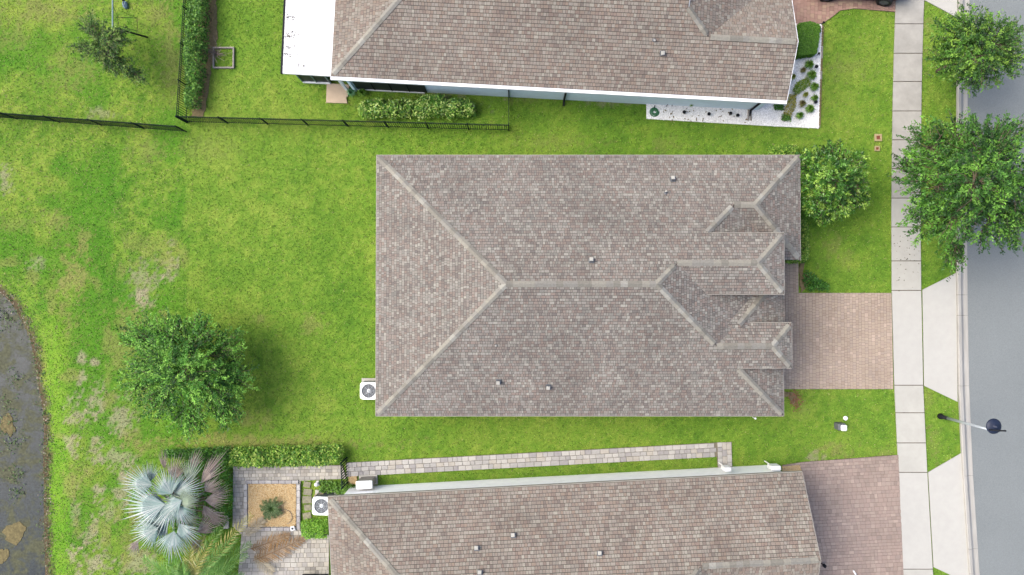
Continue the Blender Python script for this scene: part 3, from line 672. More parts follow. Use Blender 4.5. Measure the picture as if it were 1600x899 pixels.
mb = MB(); mb.prism([(xW + .02, yS + .02), (xE - .02, yS + .02), (xE - .02, y2 - h2 + .02), (xe2 - .02, y2 - h2 + .02), (xe2 - .02, yN - .02), (xW + .02, yN - .02)], ZE - .20, ZE - .10); mb.build('soffit', M['white'], main)
excl([(xW + ov, yS + ov), (xE, yS + ov), (xE, yN - ov), (xW + ov, yN - ov)])
for x in (-4.5, 0, 4.5): window(main, (x, yN - ov, 1.5), (0, 1, 0), 1.1, 1.3)
for x in (-3, 3.5): window(main, (x, yS + ov, 1.5), (0, -1, 0), .9, 1.2)
for y in (-3, 2.5): window(main, (xW + ov, y, 1.5), (-1, 0, 0), 1.4, 1.3)
window(main, (xe2 - ov, y2 - .4, 1.5), (1, 0, 0), 1.5, 1.4)
gd = MB()
for i in range(4): gd.box((xE - ov + .02, -2.6, .33 + i * .54), (.04, 4.3, .52))
g_ = gd.build('garage_door', M['white'], main)
fd = MB().box((xE - ov + .02, .45, 1.05), (.05, .95, 2.05)).build('front_door', M['rust'], main); MB().lathe((xE - ov + .07, .1, 1.0), [(.03, -.03), (.03, .03)], 8).build('door_handle', M['galv'], fd)
for (a, b, k, dz) in ((1051, 281, 0, 0), (1040, 302, 1, 0), (924, 408, 0, 0), (779, 596, 0, 0), (857, 604, 0, 0), (775, 538, 1, -.1)):
    s = 1 if b < 446 else -1
    z = zR
    for _ in range(12): z = zR - PITCH * abs(P(a, b, z).y - yR)
    roof_vent(roof, a, b, z + .02 + dz, k, (-s * math.atan(PITCH), 0))

# ---- northern and southern neighbours, in their own turned frames
def frame(a, b, flip):
    A_ = P(*a, ZE); B_ = P(*b, ZE); u = (B_ - A_); u.z = 0; L = u.length; u.normalize(); t = Vector((-u.y, u.x, 0)) * flip
    return A_, u, t, L
def neighbour(name, label, a, b, flip, g_px, s1_px, dutch, wallm, sm, seed, gutter, T=5.6):
    A_, u, t, L = frame(a, b, flip)
    W = lambda s, tt, z: tuple(A_ + u * s + t * tt + Vector((0, 0, z - ZE)))
    zr = ZE + PITCH * T; g = 1.0
    for _ in range(25):                   # run of the front gable up to its ridge
        z = ZE + PITCH * g; q = P(*g_px, z); g = (q - A_).dot(t)
    s1 = (P(*s1_px, ZE + PITCH * g) - A_).dot(u); zg = ZE + PITCH * g
    s2 = s1 - dutch; t2 = g + dutch; z2_ = ZE + PITCH * t2
    h = thing(name, label, 'house', tuple(A_ - Vector((0, 0, ZE))))
    slope = [W(0, 0, ZE), W(L, 0, ZE), W(L, g, zg), W(s1, g, zg), W(s2, t2, z2_), W(s2, T, zr), W(T, T, zr)]
    westf = [W(0, 0, ZE), W(T, T, zr), W(0, 2 * T, ZE)]
    back = [W(0, 2 * T, ZE), W(T, T, zr), W(s2, T, zr), W(s2, 2 * T - t2, z2_), W(s1 + g, 2 * T, ZE)]
    east = [W(s1, g, zg), W(s1 + g, 2 * g, ZE), W(s1 + g, 2 * T, ZE), W(s2 + .01, 2 * T - t2, z2_), W(s2 + .01, t2, z2_)]
    gab = [W(s1, g, zg), W(L, g, zg), W(L, 2 * g, ZE), W(s1 + g, 2 * g, ZE)]
    caps = [(W(0, 0, ZE), W(T, T, zr)), (W(s1 + .1, g, zg), W(L - .1, g, zg)), (W(s1, g, zg), W(s2, t2, z2_)), (W(T, T, zr), W(s2, T, zr)), (W(0, 2 * T, ZE), W(T, T, zr))]
    roof = make_roof(h, [slope, westf, back, east, gab], caps, sm, seed, .152, (.10, .12, .13, .15, .2, .14))
    mb = MB()
    for p, q, o in ((W(0, 0, ZE), W(L, 0, ZE), -t), (W(0, 2 * T, ZE), W(0, 0, ZE), -u)): eave_board(mb, p, q, o, .03, .18)
    # rake boards of the front gable and the small upper gablet
    eave_board(mb, W(L, 0, ZE), W(L, g, zg), u, .03, .16); eave_board(mb, W(L, g, zg), W(L, 2 * g, ZE), u, .03, .16); eave_board(mb, W(s2, t2, z2_ - .02), W(s2, T, zr - .02), u, .03, .14); mb.build('fascia', M['white'] if gutter else M['drip'], h)
    if gutter:
        mb = MB(); eave_board(mb, Vector(W(0, 0, ZE - .02)) - t * .035, Vector(W(L, 0, ZE - .02)) - t * .035, -t, .10, .12); mb.build('gutter', M['white'], h)
    o_ = .32; mb = MB(); foot = [W(o_, o_, 0), W(L - o_, o_, 0), W(L - o_, 2 * g - o_, 0), W(s1 + g - o_, 2 * g - o_, 0), W(s1 + g - o_, 2 * T - o_, 0), W(o_, 2 * T - o_, 0)]
    mb.prism(foot, -.05, ZE - .1); mb.build('wall', wallm, h)
    mb = MB(); gw = [W(L - o_, o_, ZE - .1), W(L - o_, g, zg - .25), W(L - o_, 2 * g - o_, ZE - .1)]; gi = [tuple(Vector(p) - u * .1) for p in gw]; mb.add(gw + gi, [(0, 1, 2), (5, 4, 3), (0, 3, 4, 1), (1, 4, 5, 2)]); mb.build('gable_wall', wallm, h)
    mb = MB(); gw = [W(s2 - .1, t2 + .05, z2_ - .1), W(s2 - .1, T, zr - .12), W(s2 - .1, 2 * T - t2 - .05, z2_ - .1)]; mb.add(gw, [(0, 1, 2)]); mb.build('gablet_wall', wallm, h)
    mb = MB(); mb.prism([W(.02, .02, 0), W(L - .02, .02, 0), W(L - .02, 2 * g - .02, 0), W(s1 + g - .02, 2 * g - .02, 0), W(s1 + g - .02, 2 * T - .02, 0), W(.02, 2 * T - .02, 0)], ZE - .2, ZE - .105); mb.build('soffit', M['white'], h)
    excl(foot)
    def on_roof(px, py, kind):
        z = ZE + 1
        for _ in range(15): z = ZE + PITCH * (P(px, py, z) - A_).dot(t)
        roof_vent(roof, px, py, z + .02, kind, (-flip * -1 * math.atan(PITCH) * -1 if False else flip * math.atan(PITCH), 0))
    return h, W, u, t, L, on_roof, roof
nh, NWd, nu, nt_, nL, n_vent, nroof = neighbour('house', 'pale blue house with white gutter and white porch roof at the top of the picture', (517, 119.5), (1229, 157.5), 1, (1170, 61), (1107, 55), 1.0, M['bluewall'], M['shingle2'], 300, True)
for v in ((1035, 83, 0), (1022, 63, 1)): n_vent(*v)
sh_, SWd, su, st_, sL, s_vent, sroof = neighbour('house', 'white-walled brown shingled house along the bottom edge of the picture', (512.5, 777), (1253, 738), -1, (1180, 881), (1094, 886), .9, M['whitewall'], M['shingle2'], 500, False)
for v in ((745, 857, 0), (802, 837, 0), (937, 865, 0), (750, 895, 0)): s_vent(*v)
def on_wall(h, Wf, u, t, s0, s1, z0, z1, name, m, out=.012, dep=.03, base=.32, parent=None):
    mb = MB(); p = [Vector(Wf(s0, base - out - dep, 0)), Vector(Wf(s1, base - out - dep, 0)), Vector(Wf(s1, base - out, 0)), Vector(Wf(s0, base - out, 0))]
    mb.prism([(q.x, q.y) for q in p], z0, z1); return mb.build(name, m, parent or h)
s_of = lambda px, py, z=0: (P(px, py, z) - Vector(NWd(0, 0, 0))).dot(nu)
# dark screened openings of the northern house
sc = on_wall(nh, NWd, nu, nt_, .55, s_of(664, 133, 1), .12, 2.45, 'porch_screen', M['screen'])
for px in (543, 556): 
    s = s_of(px, 132, .0); on_wall(nh, NWd, nu, nt_, s - .06, s + .06, 0, 2.5, 'porch_column', M['bluewall'] if px > 550 else M['white'], .045, .1)
for px in (580, 608, 636): s = s_of(px, 133, 1); on_wall(nh, NWd, nu, nt_, s - .02, s + .02, .12, 2.45, 'screen_bar', M['black'], .045, .02, parent=sc)
on_wall(nh, NWd, nu, nt_, .5, s_of(664, 138), .0, .1, 'plinth', M['white'], .01, .06)
for px, py in ((881, 156), (1172, 172)):
    s = s_of(px, py); mb = MB(); p0 = Vector(NWd(s, .26, 2.3)); p1 = Vector(NWd(s, .26, .12)); mb.tube([Vector(NWd(s, -.05, ZE - .1)), Vector(NWd(s, .1, ZE - .3)), p0, p1, Vector(NWd(s, .0, .06))], .05, 8); mb.build('downspout', M['black'], nh)
# flat white porch roof on posts with dark screens below
zl = 2.62
lr = thing('porch', 'flat white panel porch roof with dark screen walls, left of the pale blue house', 'porch', tuple(P(470, 118)))
q = [P(441.5, 115, zl), P(520, 119.5, zl), P(527, -120, zl), P(452, -120, zl)]
rf = MB().prism(q, zl - .1, zl).build('porch_roof', M['panel'], lr)
edge_a, edge_b = q[3], q[0]; nrib = 22
for i in range(1, nrib):
    t0 = i / nrib; a = q[3].lerp(q[0], t0); b = q[2].lerp(q[1], t0); mb = MB(); d = (b - a).normalized(); n_ = Vector((-d.y, d.x, 0)) * .012
    mb.prism([a + n_, a - n_, b - n_, b + n_], zl + .002, zl + .014); mb.build('panel_rib', M['panel'], rf)
mb = MB(); d = (q[0] - q[3]).normalized(); n_ = Vector((d.y, -d.x, 0)) * .1
if n_.x > 0: n_ = -n_
mb.prism([q[3] + n_ * .1, q[0] + n_ * .1, q[0] + n_, q[3] + n_], zl - .14, zl - .01); mb.build('gutter', M['black'], lr)
c0, c1 = P(474, 131), P(517, 133); c2 = P(486, -110)
def wallstrip(a, b, th, z0, z1, name, m, par):
    d = (b - a).normalized(); n_ = Vector((-d.y, d.x, 0)) * th / 2; return MB().prism([a - n_, b - n_, b + n_, a + n_], z0, z1).build(name, m, par)
c0 = c0 + Vector((0, .1, 0)); c1 = c1 + Vector((0, .1, 0))
wallstrip(c0, c1, .03, .12, zl - .1, 'porch_screen', M['screen'], lr); wallstrip(c0, c2, .03, .12, zl - .1, 'porch_screen', M['screen'], lr); wallstrip(c0 - Vector((0, .03, 0)), c1 - Vector((0, .03, 0)), .1, 0, .1, 'plinth', M['white'], lr)
for k in (0, .5, 1.): p = c0.lerp(c1, k); MB().box((p.x, p.y - .02, zl / 2 - .03), (.06, .07, zl - .08)).build('porch_post', M['tealpole'], lr)
excl([c0, c1, P(525, -60), P(470, -60)])
# the fence-side garden lamp by the porch slab
g = P(552, 138); t = thing('bollard_light', 'white globe lamp on a dark post beside the beige patio slab', 'lamp', tuple(g)); MB().lathe(g, [(.06, 0), (.06, .04), (.03, .05), (.03, .5)], 10).build('post', M['black'], t); MB().lathe(g + Vector((0, 0, .5)), [(.02, 0), (.07, .03), (.08, .08), (.05, .14), (.01, .15)], 12).build('globe', M['white'], t)

# ------------------------------------------------------------------ fences: each picket its own piece
def fence(name, label, a, b, h=1.12, sp=.105, post=1.85, pw=.02):
    a, b = P(*a), P(*b); d = (b - a); L = d.length; d.normalize(); ang = math.atan2(d.y, d.x); f = thing(name, label, 'fence', tuple(a), 'black metal fences')
    pk = MB().box((0, 0, h / 2 - .02), (pw, pw, h - .06)).mesh('picket', M['fence']); po = MB().box((0, 0, h / 2), (.05, .05, h + .04)).mesh('post', M['fence'])
    for z in (.12, h - .22, h - .06):
        mb = MB(); c = (a + b) / 2; mb.box((c.x, c.y, z), (L, .024, .026), ang); mb.build('rail', M['fence'], f)
    n_ = max(1, round(L / post))
    for i in range(n_ + 1): inst('post', po, f, a + d * (L * i / n_), (0, 0, ang))
    m_ = int(L / sp)
    for i in range(1, m_): inst('picket', pk, f, a + d * (L * i / m_), (0, 0, ang))
fence('fence', 'black picket fence at the far left above the open lawn, ending at the corner', (-40, 181), (291, 206))
fence('fence', 'long black picket fence along the lot line below the pale blue house', (293, 191), (795, 204))
fence('fence', 'black picket fence running up beside the leafy hedge at top left', (292, 192), (306, -30))
fence('fence', 'short black fence panel joining the pale blue house wall to the long fence', (795, 203), (795, 152), post=1.6)
fence('fence', 'short black gate fence crossing the grey walkway near the water tank', (542, 715), (543.5, 753), 1.25, .12, 1.85, .032)

# ------------------------------------------------------------------ leaves, hedges, trees
def leaves(name, pos, size, tint, m, parent, up=.55, asp=.45, fold=0, dirs=None, seed=0):
    """a small pointed leaf (four corners) at every point"""
    r = np.random.default_rng(seed); n = len(pos); s = size * r.uniform(.6, 1.35, (n, 1))
    nz = r.normal(0, 1, (n, 3)); nz[:, 2] = np.abs(nz[:, 2]) + up * 2.2; nz /= np.linalg.norm(nz, axis=1, keepdims=True)
    d = r.normal(0, 1, (n, 3)) if dirs is None else dirs + r.normal(0, .55, (n, 3))
    d -= nz * (d * nz).sum(1, keepdims=True); d /= np.linalg.norm(d, axis=1, keepdims=True) + 1e-9; e = np.cross(nz, d)
    V = np.stack([pos - d * s, pos - d * s * .05 + e * s * asp, pos + d * s, pos - d * s * .05 - e * s * asp], 1).reshape(-1, 3)
    return np_mesh(name, V, np.arange(4 * n).reshape(n, 4), m, parent, tint)
def tints(n, cols, r, spread=.14):
    cols = np.array(cols); i = r.uniform(0, len(cols) - 1.001, n); k = i.astype(int); f = (i - k)[:, None]
    c = cols[k] * (1 - f) + cols[k + 1] * f; return c * r.uniform(1 - spread, 1 + spread, (n, 1))
LEAFK = 2.1
OAK = [lin(40, 74, 26), lin(66, 106, 36), lin(92, 136, 48), lin(128, 166, 66)]
def tree(name, label, base, height, blobs, sprays, per, leaf, cols, seed, trunk_r=.12, spl=.55, fork=.38, m='leaf', cat='tree', droop=.15):
    """trunk and limbs reaching into lumpy masses; leaves ride on sprays that point outwards from the limbs"""
    r = np.random.default_rng(seed); rr = random.Random(seed); base = Vector(base); t = thing(name, label, cat, tuple(base))
    fk = base + Vector((rr.uniform(-.1, .1), rr.uniform(-.1, .1), height * fork)); mb = MB()
    mb.tube([base - Vector((0, 0, .1)), base + Vector((.02, .01, height * fork * .5)), fk], [trunk_r * 1.35, trunk_r, trunk_r * .85], 9)
    P0, D0, T0 = [], [], []
    vol = np.array([b[3] * b[4] * b[5] for b in blobs]) ** .7; vol /= vol.sum()
    for bi, (cx, cy, cz, rx, ry, rz) in enumerate(blobs):
        c = base + Vector((cx, cy, cz)); mid = fk.lerp(c, .5) + Vector((rr.uniform(-.2, .2), rr.uniform(-.2, .2), .15))
        mb.tube([fk, mid, c], [trunk_r * .6, trunk_r * .4, trunk_r * .2], 6)
        ns = max(6, int(sprays * vol[bi]))
        u = r.normal(0, 1, (ns, 3)); u[:, 2] = np.abs(u[:, 2]) * .9 - .25; u /= np.linalg.norm(u, axis=1, keepdims=True)
        rad = r.uniform(.2, 1.0, (ns, 1)) ** .6
        p = np.array(c) + u * rad * np.array([rx, ry, rz]); out = p - np.array(fk); out[:, 2] *= .4; out /= np.linalg.norm(out, axis=1, keepdims=True) + 1e-6
        d = out * .9 + u * .35 + r.normal(0, .28, (ns, 3)); d[:, 2] = d[:, 2] * .7 + .22 - droop; d /= np.linalg.norm(d, axis=1, keepdims=True)
        L = spl * r.uniform(.55, 1.5, (ns, 1)); st_c = tints(ns, cols, r, .25)
        for j in range(0, ns, max(1, ns // 30)): mb.tube([c, Vector(p[j]) - Vector(d[j]) * float(L[j, 0]) * .5, Vector(p[j]) + Vector(d[j]) * float(L[j, 0]) * .4], [trunk_r * .16, trunk_r * .09, .006], 4, False)
        s = r.uniform(-.5, .55, (ns, per, 1)); side = np.cross(d, r.normal(0, 1, (ns, 3)) * .4 + np.array([0, 0, 1.])); side /= np.linalg.norm(side, axis=1, keepdims=True)
        sg = np.where(r.random((ns, per, 1)) < .5, -1., 1.); wdt = leaf * (1.0 + 1.6 * (0.55 - s))
        q = p[:, None] + d[:, None] * L[:, None] * s + side[:, None] * sg * wdt * r.uniform(.1, 1, (ns, per, 1)) + r.normal(0, leaf * .45, (ns, per, 3))
        P0.append(q.reshape(-1, 3)); D0.append((d[:, None] + side[:, None] * sg * .7).reshape(-1, 3)); T0.append((st_c[:, None] * r.uniform(.8, 1.25, (ns, per, 1))).reshape(-1, 3))
    mb.build('trunk', M['bark'], t, True)
    leaves('crown', np.concatenate(P0), leaf, np.clip(np.concatenate(T0) * LEAFK, 0, .6), M[m], t, .35, .38, dirs=np.concatenate(D0), seed=seed); return t
def blobs_from_px(base, spec):            # (px, py, height, radius m, flat)
    out = []
    for a, b, z, r_, fl in spec: p = P(a, b, z); out.append((p.x - base.x, p.y - base.y, z, r_, r_, r_ * fl))
    return out
b0 = P(1466, 300)
tree('oak_tree', 'largest street oak overhanging pavement and road at the right edge', b0, 6.5, blobs_from_px(b0, [(1455, 230, 3.6, 1.05, .7), (1425, 268, 3.0, .75, .6), (1465, 290, 4.6, 1.3, .7), (1450, 345, 3.8, .95, .7), (1485, 395, 3.0, .7, .7), (1490, 335, 5, 1.1, .7), (1530, 235, 4.4, 1.3, .7), (1520, 290, 5.6, 1.35, .75), (1560, 260, 4.6, 1.2, .7), (1545, 345, 4.2, 1.15, .7), (1590, 300, 4.6, 1.3, .7), (1590, 350, 4, 1.0, .7), (1500, 215, 3.6, .9, .7), (1570, 205, 3.4, .8, .6), (1640, 290, 4, 1.3, .7)]), 1300, 34, .062, [lin(24, 52, 20), lin(52, 92, 34), lin(82, 130, 48), lin(116, 164, 62)], 21, .16, .85)
b0 = P(1466, 112)
tree('oak_tree', 'smaller street oak beside the road at the top right corner', b0, 5, blobs_from_px(b0, [(1490, 60, 3.2, .85, .7), (1478, 95, 2.8, .7, .7), (1515, 50, 3.8, .9, .7), (1520, 90, 4.2, 1.0, .7), (1550, 65, 3.6, .9, .7), (1560, 100, 3.2, .75, .7), (1515, 120, 3, .7, .7), (1580, 55, 2.8, .5, .6), (1575, 85, 2.8, .5, .6)]), 680, 30, .058, [lin(26, 54, 20), lin(58, 96, 36), lin(90, 134, 48), lin(128, 162, 62)], 22, .10, .75)
b0 = P(1268, 293)
tree('magnolia_tree', 'dense rounded glossy-leaved tree at the house front corner', b0, 4.2, blobs_from_px(b0, [(1300, 280, 3.0, .95, .75), (1268, 255, 2.4, .65, .8), (1300, 245, 2.4, .6, .8), (1330, 260, 2.4, .65, .8), (1337, 295, 2.2, .6, .8), (1310, 320, 2.3, .62, .8), (1275, 315, 2.3, .65, .8), (1265, 285, 2.4, .6, .8), (1340, 312, 1.7, .4, .8), (1285, 335, 1.8, .4, .8)]), 620, 28, .06, [lin(28, 58, 20), lin(54, 96, 32), lin(84, 128, 44), lin(134, 162, 68)], 23, .11, .32, .25, 'waxleaf')
b0 = P(312, 573)
tree('oak_tree', 'broad bushy tree alone on the back lawn at lower left', b0, 4.2, blobs_from_px(b0, [(225, 525, 1.7, .75, .7), (265, 520, 2.2, .8, .7), (310, 525, 2.2, .8, .7), (355, 545, 1.8, .7, .7), (365, 590, 1.9, .75, .7), (350, 635, 1.7, .75, .7), (300, 650, 1.7, .75, .7), (255, 625, 1.9, .8, .7), (225, 590, 1.7, .8, .7), (290, 580, 3.0, 1.2, .7), (325, 600, 2.7, .9, .7), (255, 565, 2.5, .95, .7)]), 1000, 34, .058, [lin(30, 64, 24), lin(62, 110, 40), lin(98, 152, 56), lin(140, 186, 78)], 24, .15, .85, .2)
b0 = P(186, 92)
tree('sapling_tree', 'thin sparse tree on the yellow lawn at top left', b0, 3, blobs_from_px(b0, [(140, 42, 1.6, .35, .6), (155, 52, 1.7, .42, .6), (175, 62, 2.2, .5, .6), (150, 78, 1.8, .48, .6), (132, 78, 1.4, .3, .6), (190, 60, 1.8, .32, .6), (175, 95, 1.8, .5, .6), (195, 105, 1.7, .42, .6), (212, 118, 1.5, .34, .6), (165, 82, 2.0, .4, .6)]), 360, 22, .05, [lin(34, 60, 28), lin(52, 86, 36), lin(80, 116, 48), lin(124, 150, 70)], 25, .06, .6, .3)
def hedge(name, label, pts, h, n, leaf, cols, seed, cat='hedge', m='leaf', lump=.25, group=None, z0=.0, core=True, asp=.45):
    """leafy mass over a footprint given in photograph points (ground)"""
    q = [P(a, b) for a, b in pts]; c = sum(q, Vector((0, 0, 0))) / len(q); r = np.random.default_rng(seed); t = thing(name, label, cat, (c.x, c.y, 0), group)
    xs = [p.x for p in q]; ysx = [p.y for p in q]; x = r.uniform(min(xs), max(xs), n * 6); y = r.uniform(min(ysx), max(ysx), n * 6); ok = inpoly(x, y, q); x, y = x[ok][:n], y[ok][:n]
    def inset(x, y):
        d = np.full(x.shape, 9.)
        for i in range(len(q)):
            a, b = q[i - 1], q[i]; dx, dy = b.x - a.x, b.y - a.y; tt = np.clip(((x - a.x) * dx + (y - a.y) * dy) / (dx * dx + dy * dy + 1e-9), 0, 1); d = np.minimum(d, np.hypot(x - a.x - tt * dx, y - a.y - tt * dy))
        return d
    top = h * (.55 + .45 * ss(0, .22, inset(x, y))) * (1 + lump * (fbm(x, y, 1.8, seed, 3) - .5) * 2)
    z = z0 + top * r.uniform(.15, 1.0, len(x)) ** .5; g = fbm(x, y, 2.5, seed + 5, 3)
    tn = np.clip(tints(len(x), cols, r) * (.8 + .5 * g)[:, None] * 1.45, 0, .7)
    pos = np.stack([x, y, z], 1) + r.normal(0, leaf * .5, (len(x), 3)); pos[:, 2] = np.maximum(pos[:, 2], .03)
    leaves('foliage', pos, leaf, tn, M[m], t, .5, asp, seed=seed)
    if core:
        mb = MB()
        for k in range(max(3, int(len(x) / 260))):
            j = r.integers(len(x)); mb.tube([(x[j], y[j], -.03), (x[j] + r.normal(0, .05), y[j] + r.normal(0, .05), h * .4), (x[j] + r.normal(0, .12), y[j] + r.normal(0, .12), h * .8)], [.018, .012, .005], 5)
        stuff(mb.build('stems', M['bark'], t))
    return t
LIME = [lin(60, 110, 30), lin(96, 150, 44), lin(150, 190, 70), lin(196, 216, 110)]; MIDG = [lin(46, 86, 30), lin(72, 124, 42), lin(104, 158, 56), lin(146, 190, 84)]; DEEP = [lin(46, 92, 32), lin(68, 124, 40), lin(100, 158, 56)]
hedge('hedge', 'tall leafy hedge beside the black fence at top left', [(302, -30), (333, -30), (331, 60), (326, 120), (318, 172), (296, 174), (297, 100)], 1.0, 6400, .06, MIDG, 31, lump=.35)
for i, (a, b, lab) in enumerate([(562, 612, 'leftmost light green shrub in the row below the pale blue house'), (600, 658, 'second shrub from the left in the row below the pale blue house'), (646, 706, 'third shrub, tallest of the row, below the pale blue house'), (692, 744, 'rightmost light green shrub in the row below the pale blue house')]):
    hedge('shrub', lab, [(a + 3, 166), (a + 12, 160 - (6 if i == 2 else 0)), (b - 12, 158 - (6 if i == 2 else 0)), (b, 168), (b - 2, 184), (a + 10, 188), (a, 180)], .8, 950, .075, [lin(60, 108, 36), lin(100, 152, 52), lin(150, 190, 80), lin(206, 226, 130)], 32 + i, 'shrub', 'waxleaf', .4, 'shrubs below the pale blue house', asp=.4)
hedge('hedge', 'low bright hedge behind the top right corner of the grey roof', [(1196, 240), (1200, 230), (1242, 230), (1240, 252), (1205, 254)], .7, 1000, .05, LIME, 41)
hedge('hedge', 'narrow clipped hedge along the front of the middle house', [(1242, 345), (1255, 345), (1258, 375), (1258, 404), (1252, 411), (1226, 413), (1224, 403), (1244, 401), (1244, 370)], .75, 2000, .05, LIME, 42, lump=.12)
hedge('shrub', 'small loose green shrub beside the entrance path and mulch', [(1252, 428), (1262, 424), (1272, 432), (1292, 446), (1290, 454), (1262, 455), (1254, 446)], .4, 520, .06, DEEP, 43, 'shrub', lump=.5)
hedge('hedge', 'yellow-green leafy hedge above the grey paved patio', [(363, 703), (375, 697), (536, 693), (541, 702), (538, 722), (500, 725), (420, 727), (365, 726)], .8, 4600, .065, LIME, 44, lump=.35)
hedge('hedge', 'dark green hedge row above the silver palm', [(262, 701), (366, 696), (367, 716), (330, 718), (262, 712)], .7, 1900, .055, DEEP, 45)
hedge('ground_cover', 'dense green ground cover strip between silver palm and paved patio', [(290, 718), (364, 716), (366, 790), (362, 812), (330, 835), (275, 835), (262, 790), (270, 750)], .4, 5200, .055, [lin(60, 116, 40), lin(90, 154, 54), lin(124, 184, 72)], 46, 'plant')
hedge('shrub', 'round lime green bush below the air conditioner of the bottom house', [(473, 812), (482, 808), (514, 808), (514, 837), (486, 838), (475, 832)], .75, 1500, .045, [lin(84, 140, 40), lin(126, 184, 56), lin(170, 216, 84)], 47, 'shrub')
hedge('plant_bed', 'mixed green plants around the walkway gate and water tank', [(500, 750), (530, 752), (542, 752), (556, 758), (560, 772), (540, 776), (500, 768)], .35, 800, .06, [lin(60, 104, 36), lin(96, 142, 50), lin(140, 180, 80)], 48, 'plants', lump=.5)
# clipped box hedge: a trimmed block covered in tiny leaves
def box_hedge():
    q = [P(a, b) for a, b in ((1241, 44), (1258, 41), (1272, 46), (1272, 64), (1268, 90), (1240, 94))]; c = sum(q, Vector()) / 6; t = thing('hedge', 'smooth clipped dark green box hedge in the white gravel bed', 'hedge', (c.x, c.y, 0))
    MB().prism([c + (p - c) * .95 for p in q], 0, .58).build('trimmed_core', mat('hedge_core', lin(60, 104, 30), .9, .3, 12), t)
    r = np.random.default_rng(5); n_ = 5200; x = r.uniform(min(p.x for p in q), max(p.x for p in q), n_ * 2); y = r.uniform(min(p.y for p in q), max(p.y for p in q), n_ * 2); ok = inpoly(x, y, q); x, y = x[ok][:n_], y[ok][:n_]
    pos = np.stack([x, y, .585 + r.normal(0, .012, len(x))], 1); sd_ = []
    for i in range(6):
        a, b = q[i - 1], q[i]; k = int((b - a).length * 500); tt = r.uniform(0, 1, k); sd_.append(np.stack([a.x + (b.x - a.x) * tt, a.y + (b.y - a.y) * tt, r.uniform(.05, .58, k)], 1) + r.normal(0, .01, (k, 3)))
    pos = np.concatenate([pos] + sd_); leaves('foliage', pos, .028, tints(len(pos), [lin(78, 126, 30), lin(96, 146, 38), lin(116, 166, 50)], r) * 1.5, M['leaf'], t, .9, .5, seed=6)
box_hedge()
hedge('shrub', 'little dark shrub tucked against the clipped box hedge', [(1273, 44), (1279, 43), (1280, 52), (1274, 56)], .4, 260, .04, DEEP, 51, 'shrub')
hedge('shrub', 'small olive shrub at the lower side of the clipped box hedge', [(1270, 60), (1277, 60), (1276, 72), (1269, 74)], .3, 260, .04, LIME, 52, 'shrub')
def tuft(name, label, px, py, rad, n, cols, seed, h=.35, group='tufted plants in the white gravel', w_=.012):
    c = P(px, py, .03); r = np.random.default_rng(seed); t = thing(name, label, 'plant', tuple(c), group); a = r.uniform(0, 6.28, n); ln = rad * r.uniform(.5, 1.1, n); V = []
    for i in range(n):
        d = np.array([math.cos(a[i]), math.sin(a[i]), 0]); e = np.array([-d[1], d[0], 0]) * w_; o = np.array(c) + d * .02
        m1 = o + d * ln[i] * .5 + np.array([0, 0, h * r.uniform(.6, 1)]); t1 = o + d * ln[i] + np.array([0, 0, h * r.uniform(.2, .8)])
        V += [o - e, o + e, m1 + e, m1 - e, m1 - e, m1 + e, t1 + e * .2, t1 - e * .2]
    np_mesh('blades', np.array(V), np.arange(8 * n).reshape(-1, 4), M['leaf'], t, np.repeat(np.clip(tints(n, cols, r) * 1.9, 0, .7), 2, 0)); return t
G1 = [lin(70, 120, 36), lin(110, 156, 56), lin(150, 184, 84)]; G2 = [lin(150, 160, 60), lin(196, 196, 90), lin(120, 150, 56)]; G3 = [lin(140, 120, 84), lin(170, 160, 104), lin(120, 140, 70)]
for i, (a, b, rd, nn_, col, lab) in enumerate([(1262, 103, .22, 170, G1, 'uppermost green tuft in the white gravel, below the clipped hedge'), (1252, 112, .14, 90, G3, 'faded tuft just below left of the uppermost green tuft'), (1266, 119, .24, 190, G1, 'full green tuft beside the upper dark garden light'), (1236, 122, .15, 110, G2, 'yellowish tuft against the roof edge in the gravel bed'), (1270, 137, .22, 190, G1, 'bright green tuft right of the yellow-green clump'),
    (1256, 150, .13, 80, G2, 'tiny yellow tuft in the middle of the gravel bed'), (1270, 155, .17, 130, G1, 'green tuft beside the lower dark garden light'), (1251, 164, .18, 110, G3, 'brownish tuft in the lower gravel bed'), (1263, 172, .22, 190, G1, 'large green tuft near the lower right of the gravel bed'), (1247, 182, .18, 150, G1, 'lowest green tuft in the white gravel'), (1079, 165, .1, 60, G1, 'lone small green weed by the pale blue wall'), (550, 146, .22, 90, [lin(70, 140, 90), lin(110, 170, 120), lin(150, 190, 150)], 'blue-green strappy plant at the corner of the beige slab'), (567, 146, .25, 70, G1, 'loose green strappy plant right of the beige slab')]):
    tuft('tufted_plant', lab, a, b, rd, nn_, col, 60 + i)
hedge('shrub', 'yellow-green leafy clump through the middle of the gravel bed', [(1244, 130), (1260, 122), (1266, 132), (1256, 142), (1240, 150), (1236, 144)], .35, 620, .04, [lin(90, 140, 40), lin(140, 176, 60), lin(190, 200, 80)], 81, 'shrub', lump=.5)
hedge('shrub', 'golden-leaved clump below the roof corner in the gravel bed', [(1232, 150), (1242, 150), (1240, 170), (1232, 186), (1222, 184), (1226, 166)], .35, 560, .04, [lin(130, 140, 50), lin(196, 186, 70), lin(220, 206, 110)], 82, 'shrub', lump=.5)
hedge('shrub', 'small dark green shrub under the white gutter end', [(1208, 164), (1222, 165), (1222, 174), (1208, 172)], .4, 340, .04, DEEP, 83, 'shrub')
hedge('shrub', 'low green shrub at the bottom of the golden clump', [(1220, 180), (1232, 180), (1234, 190), (1220, 190)], .3, 300, .04, MIDG, 84, 'shrub')

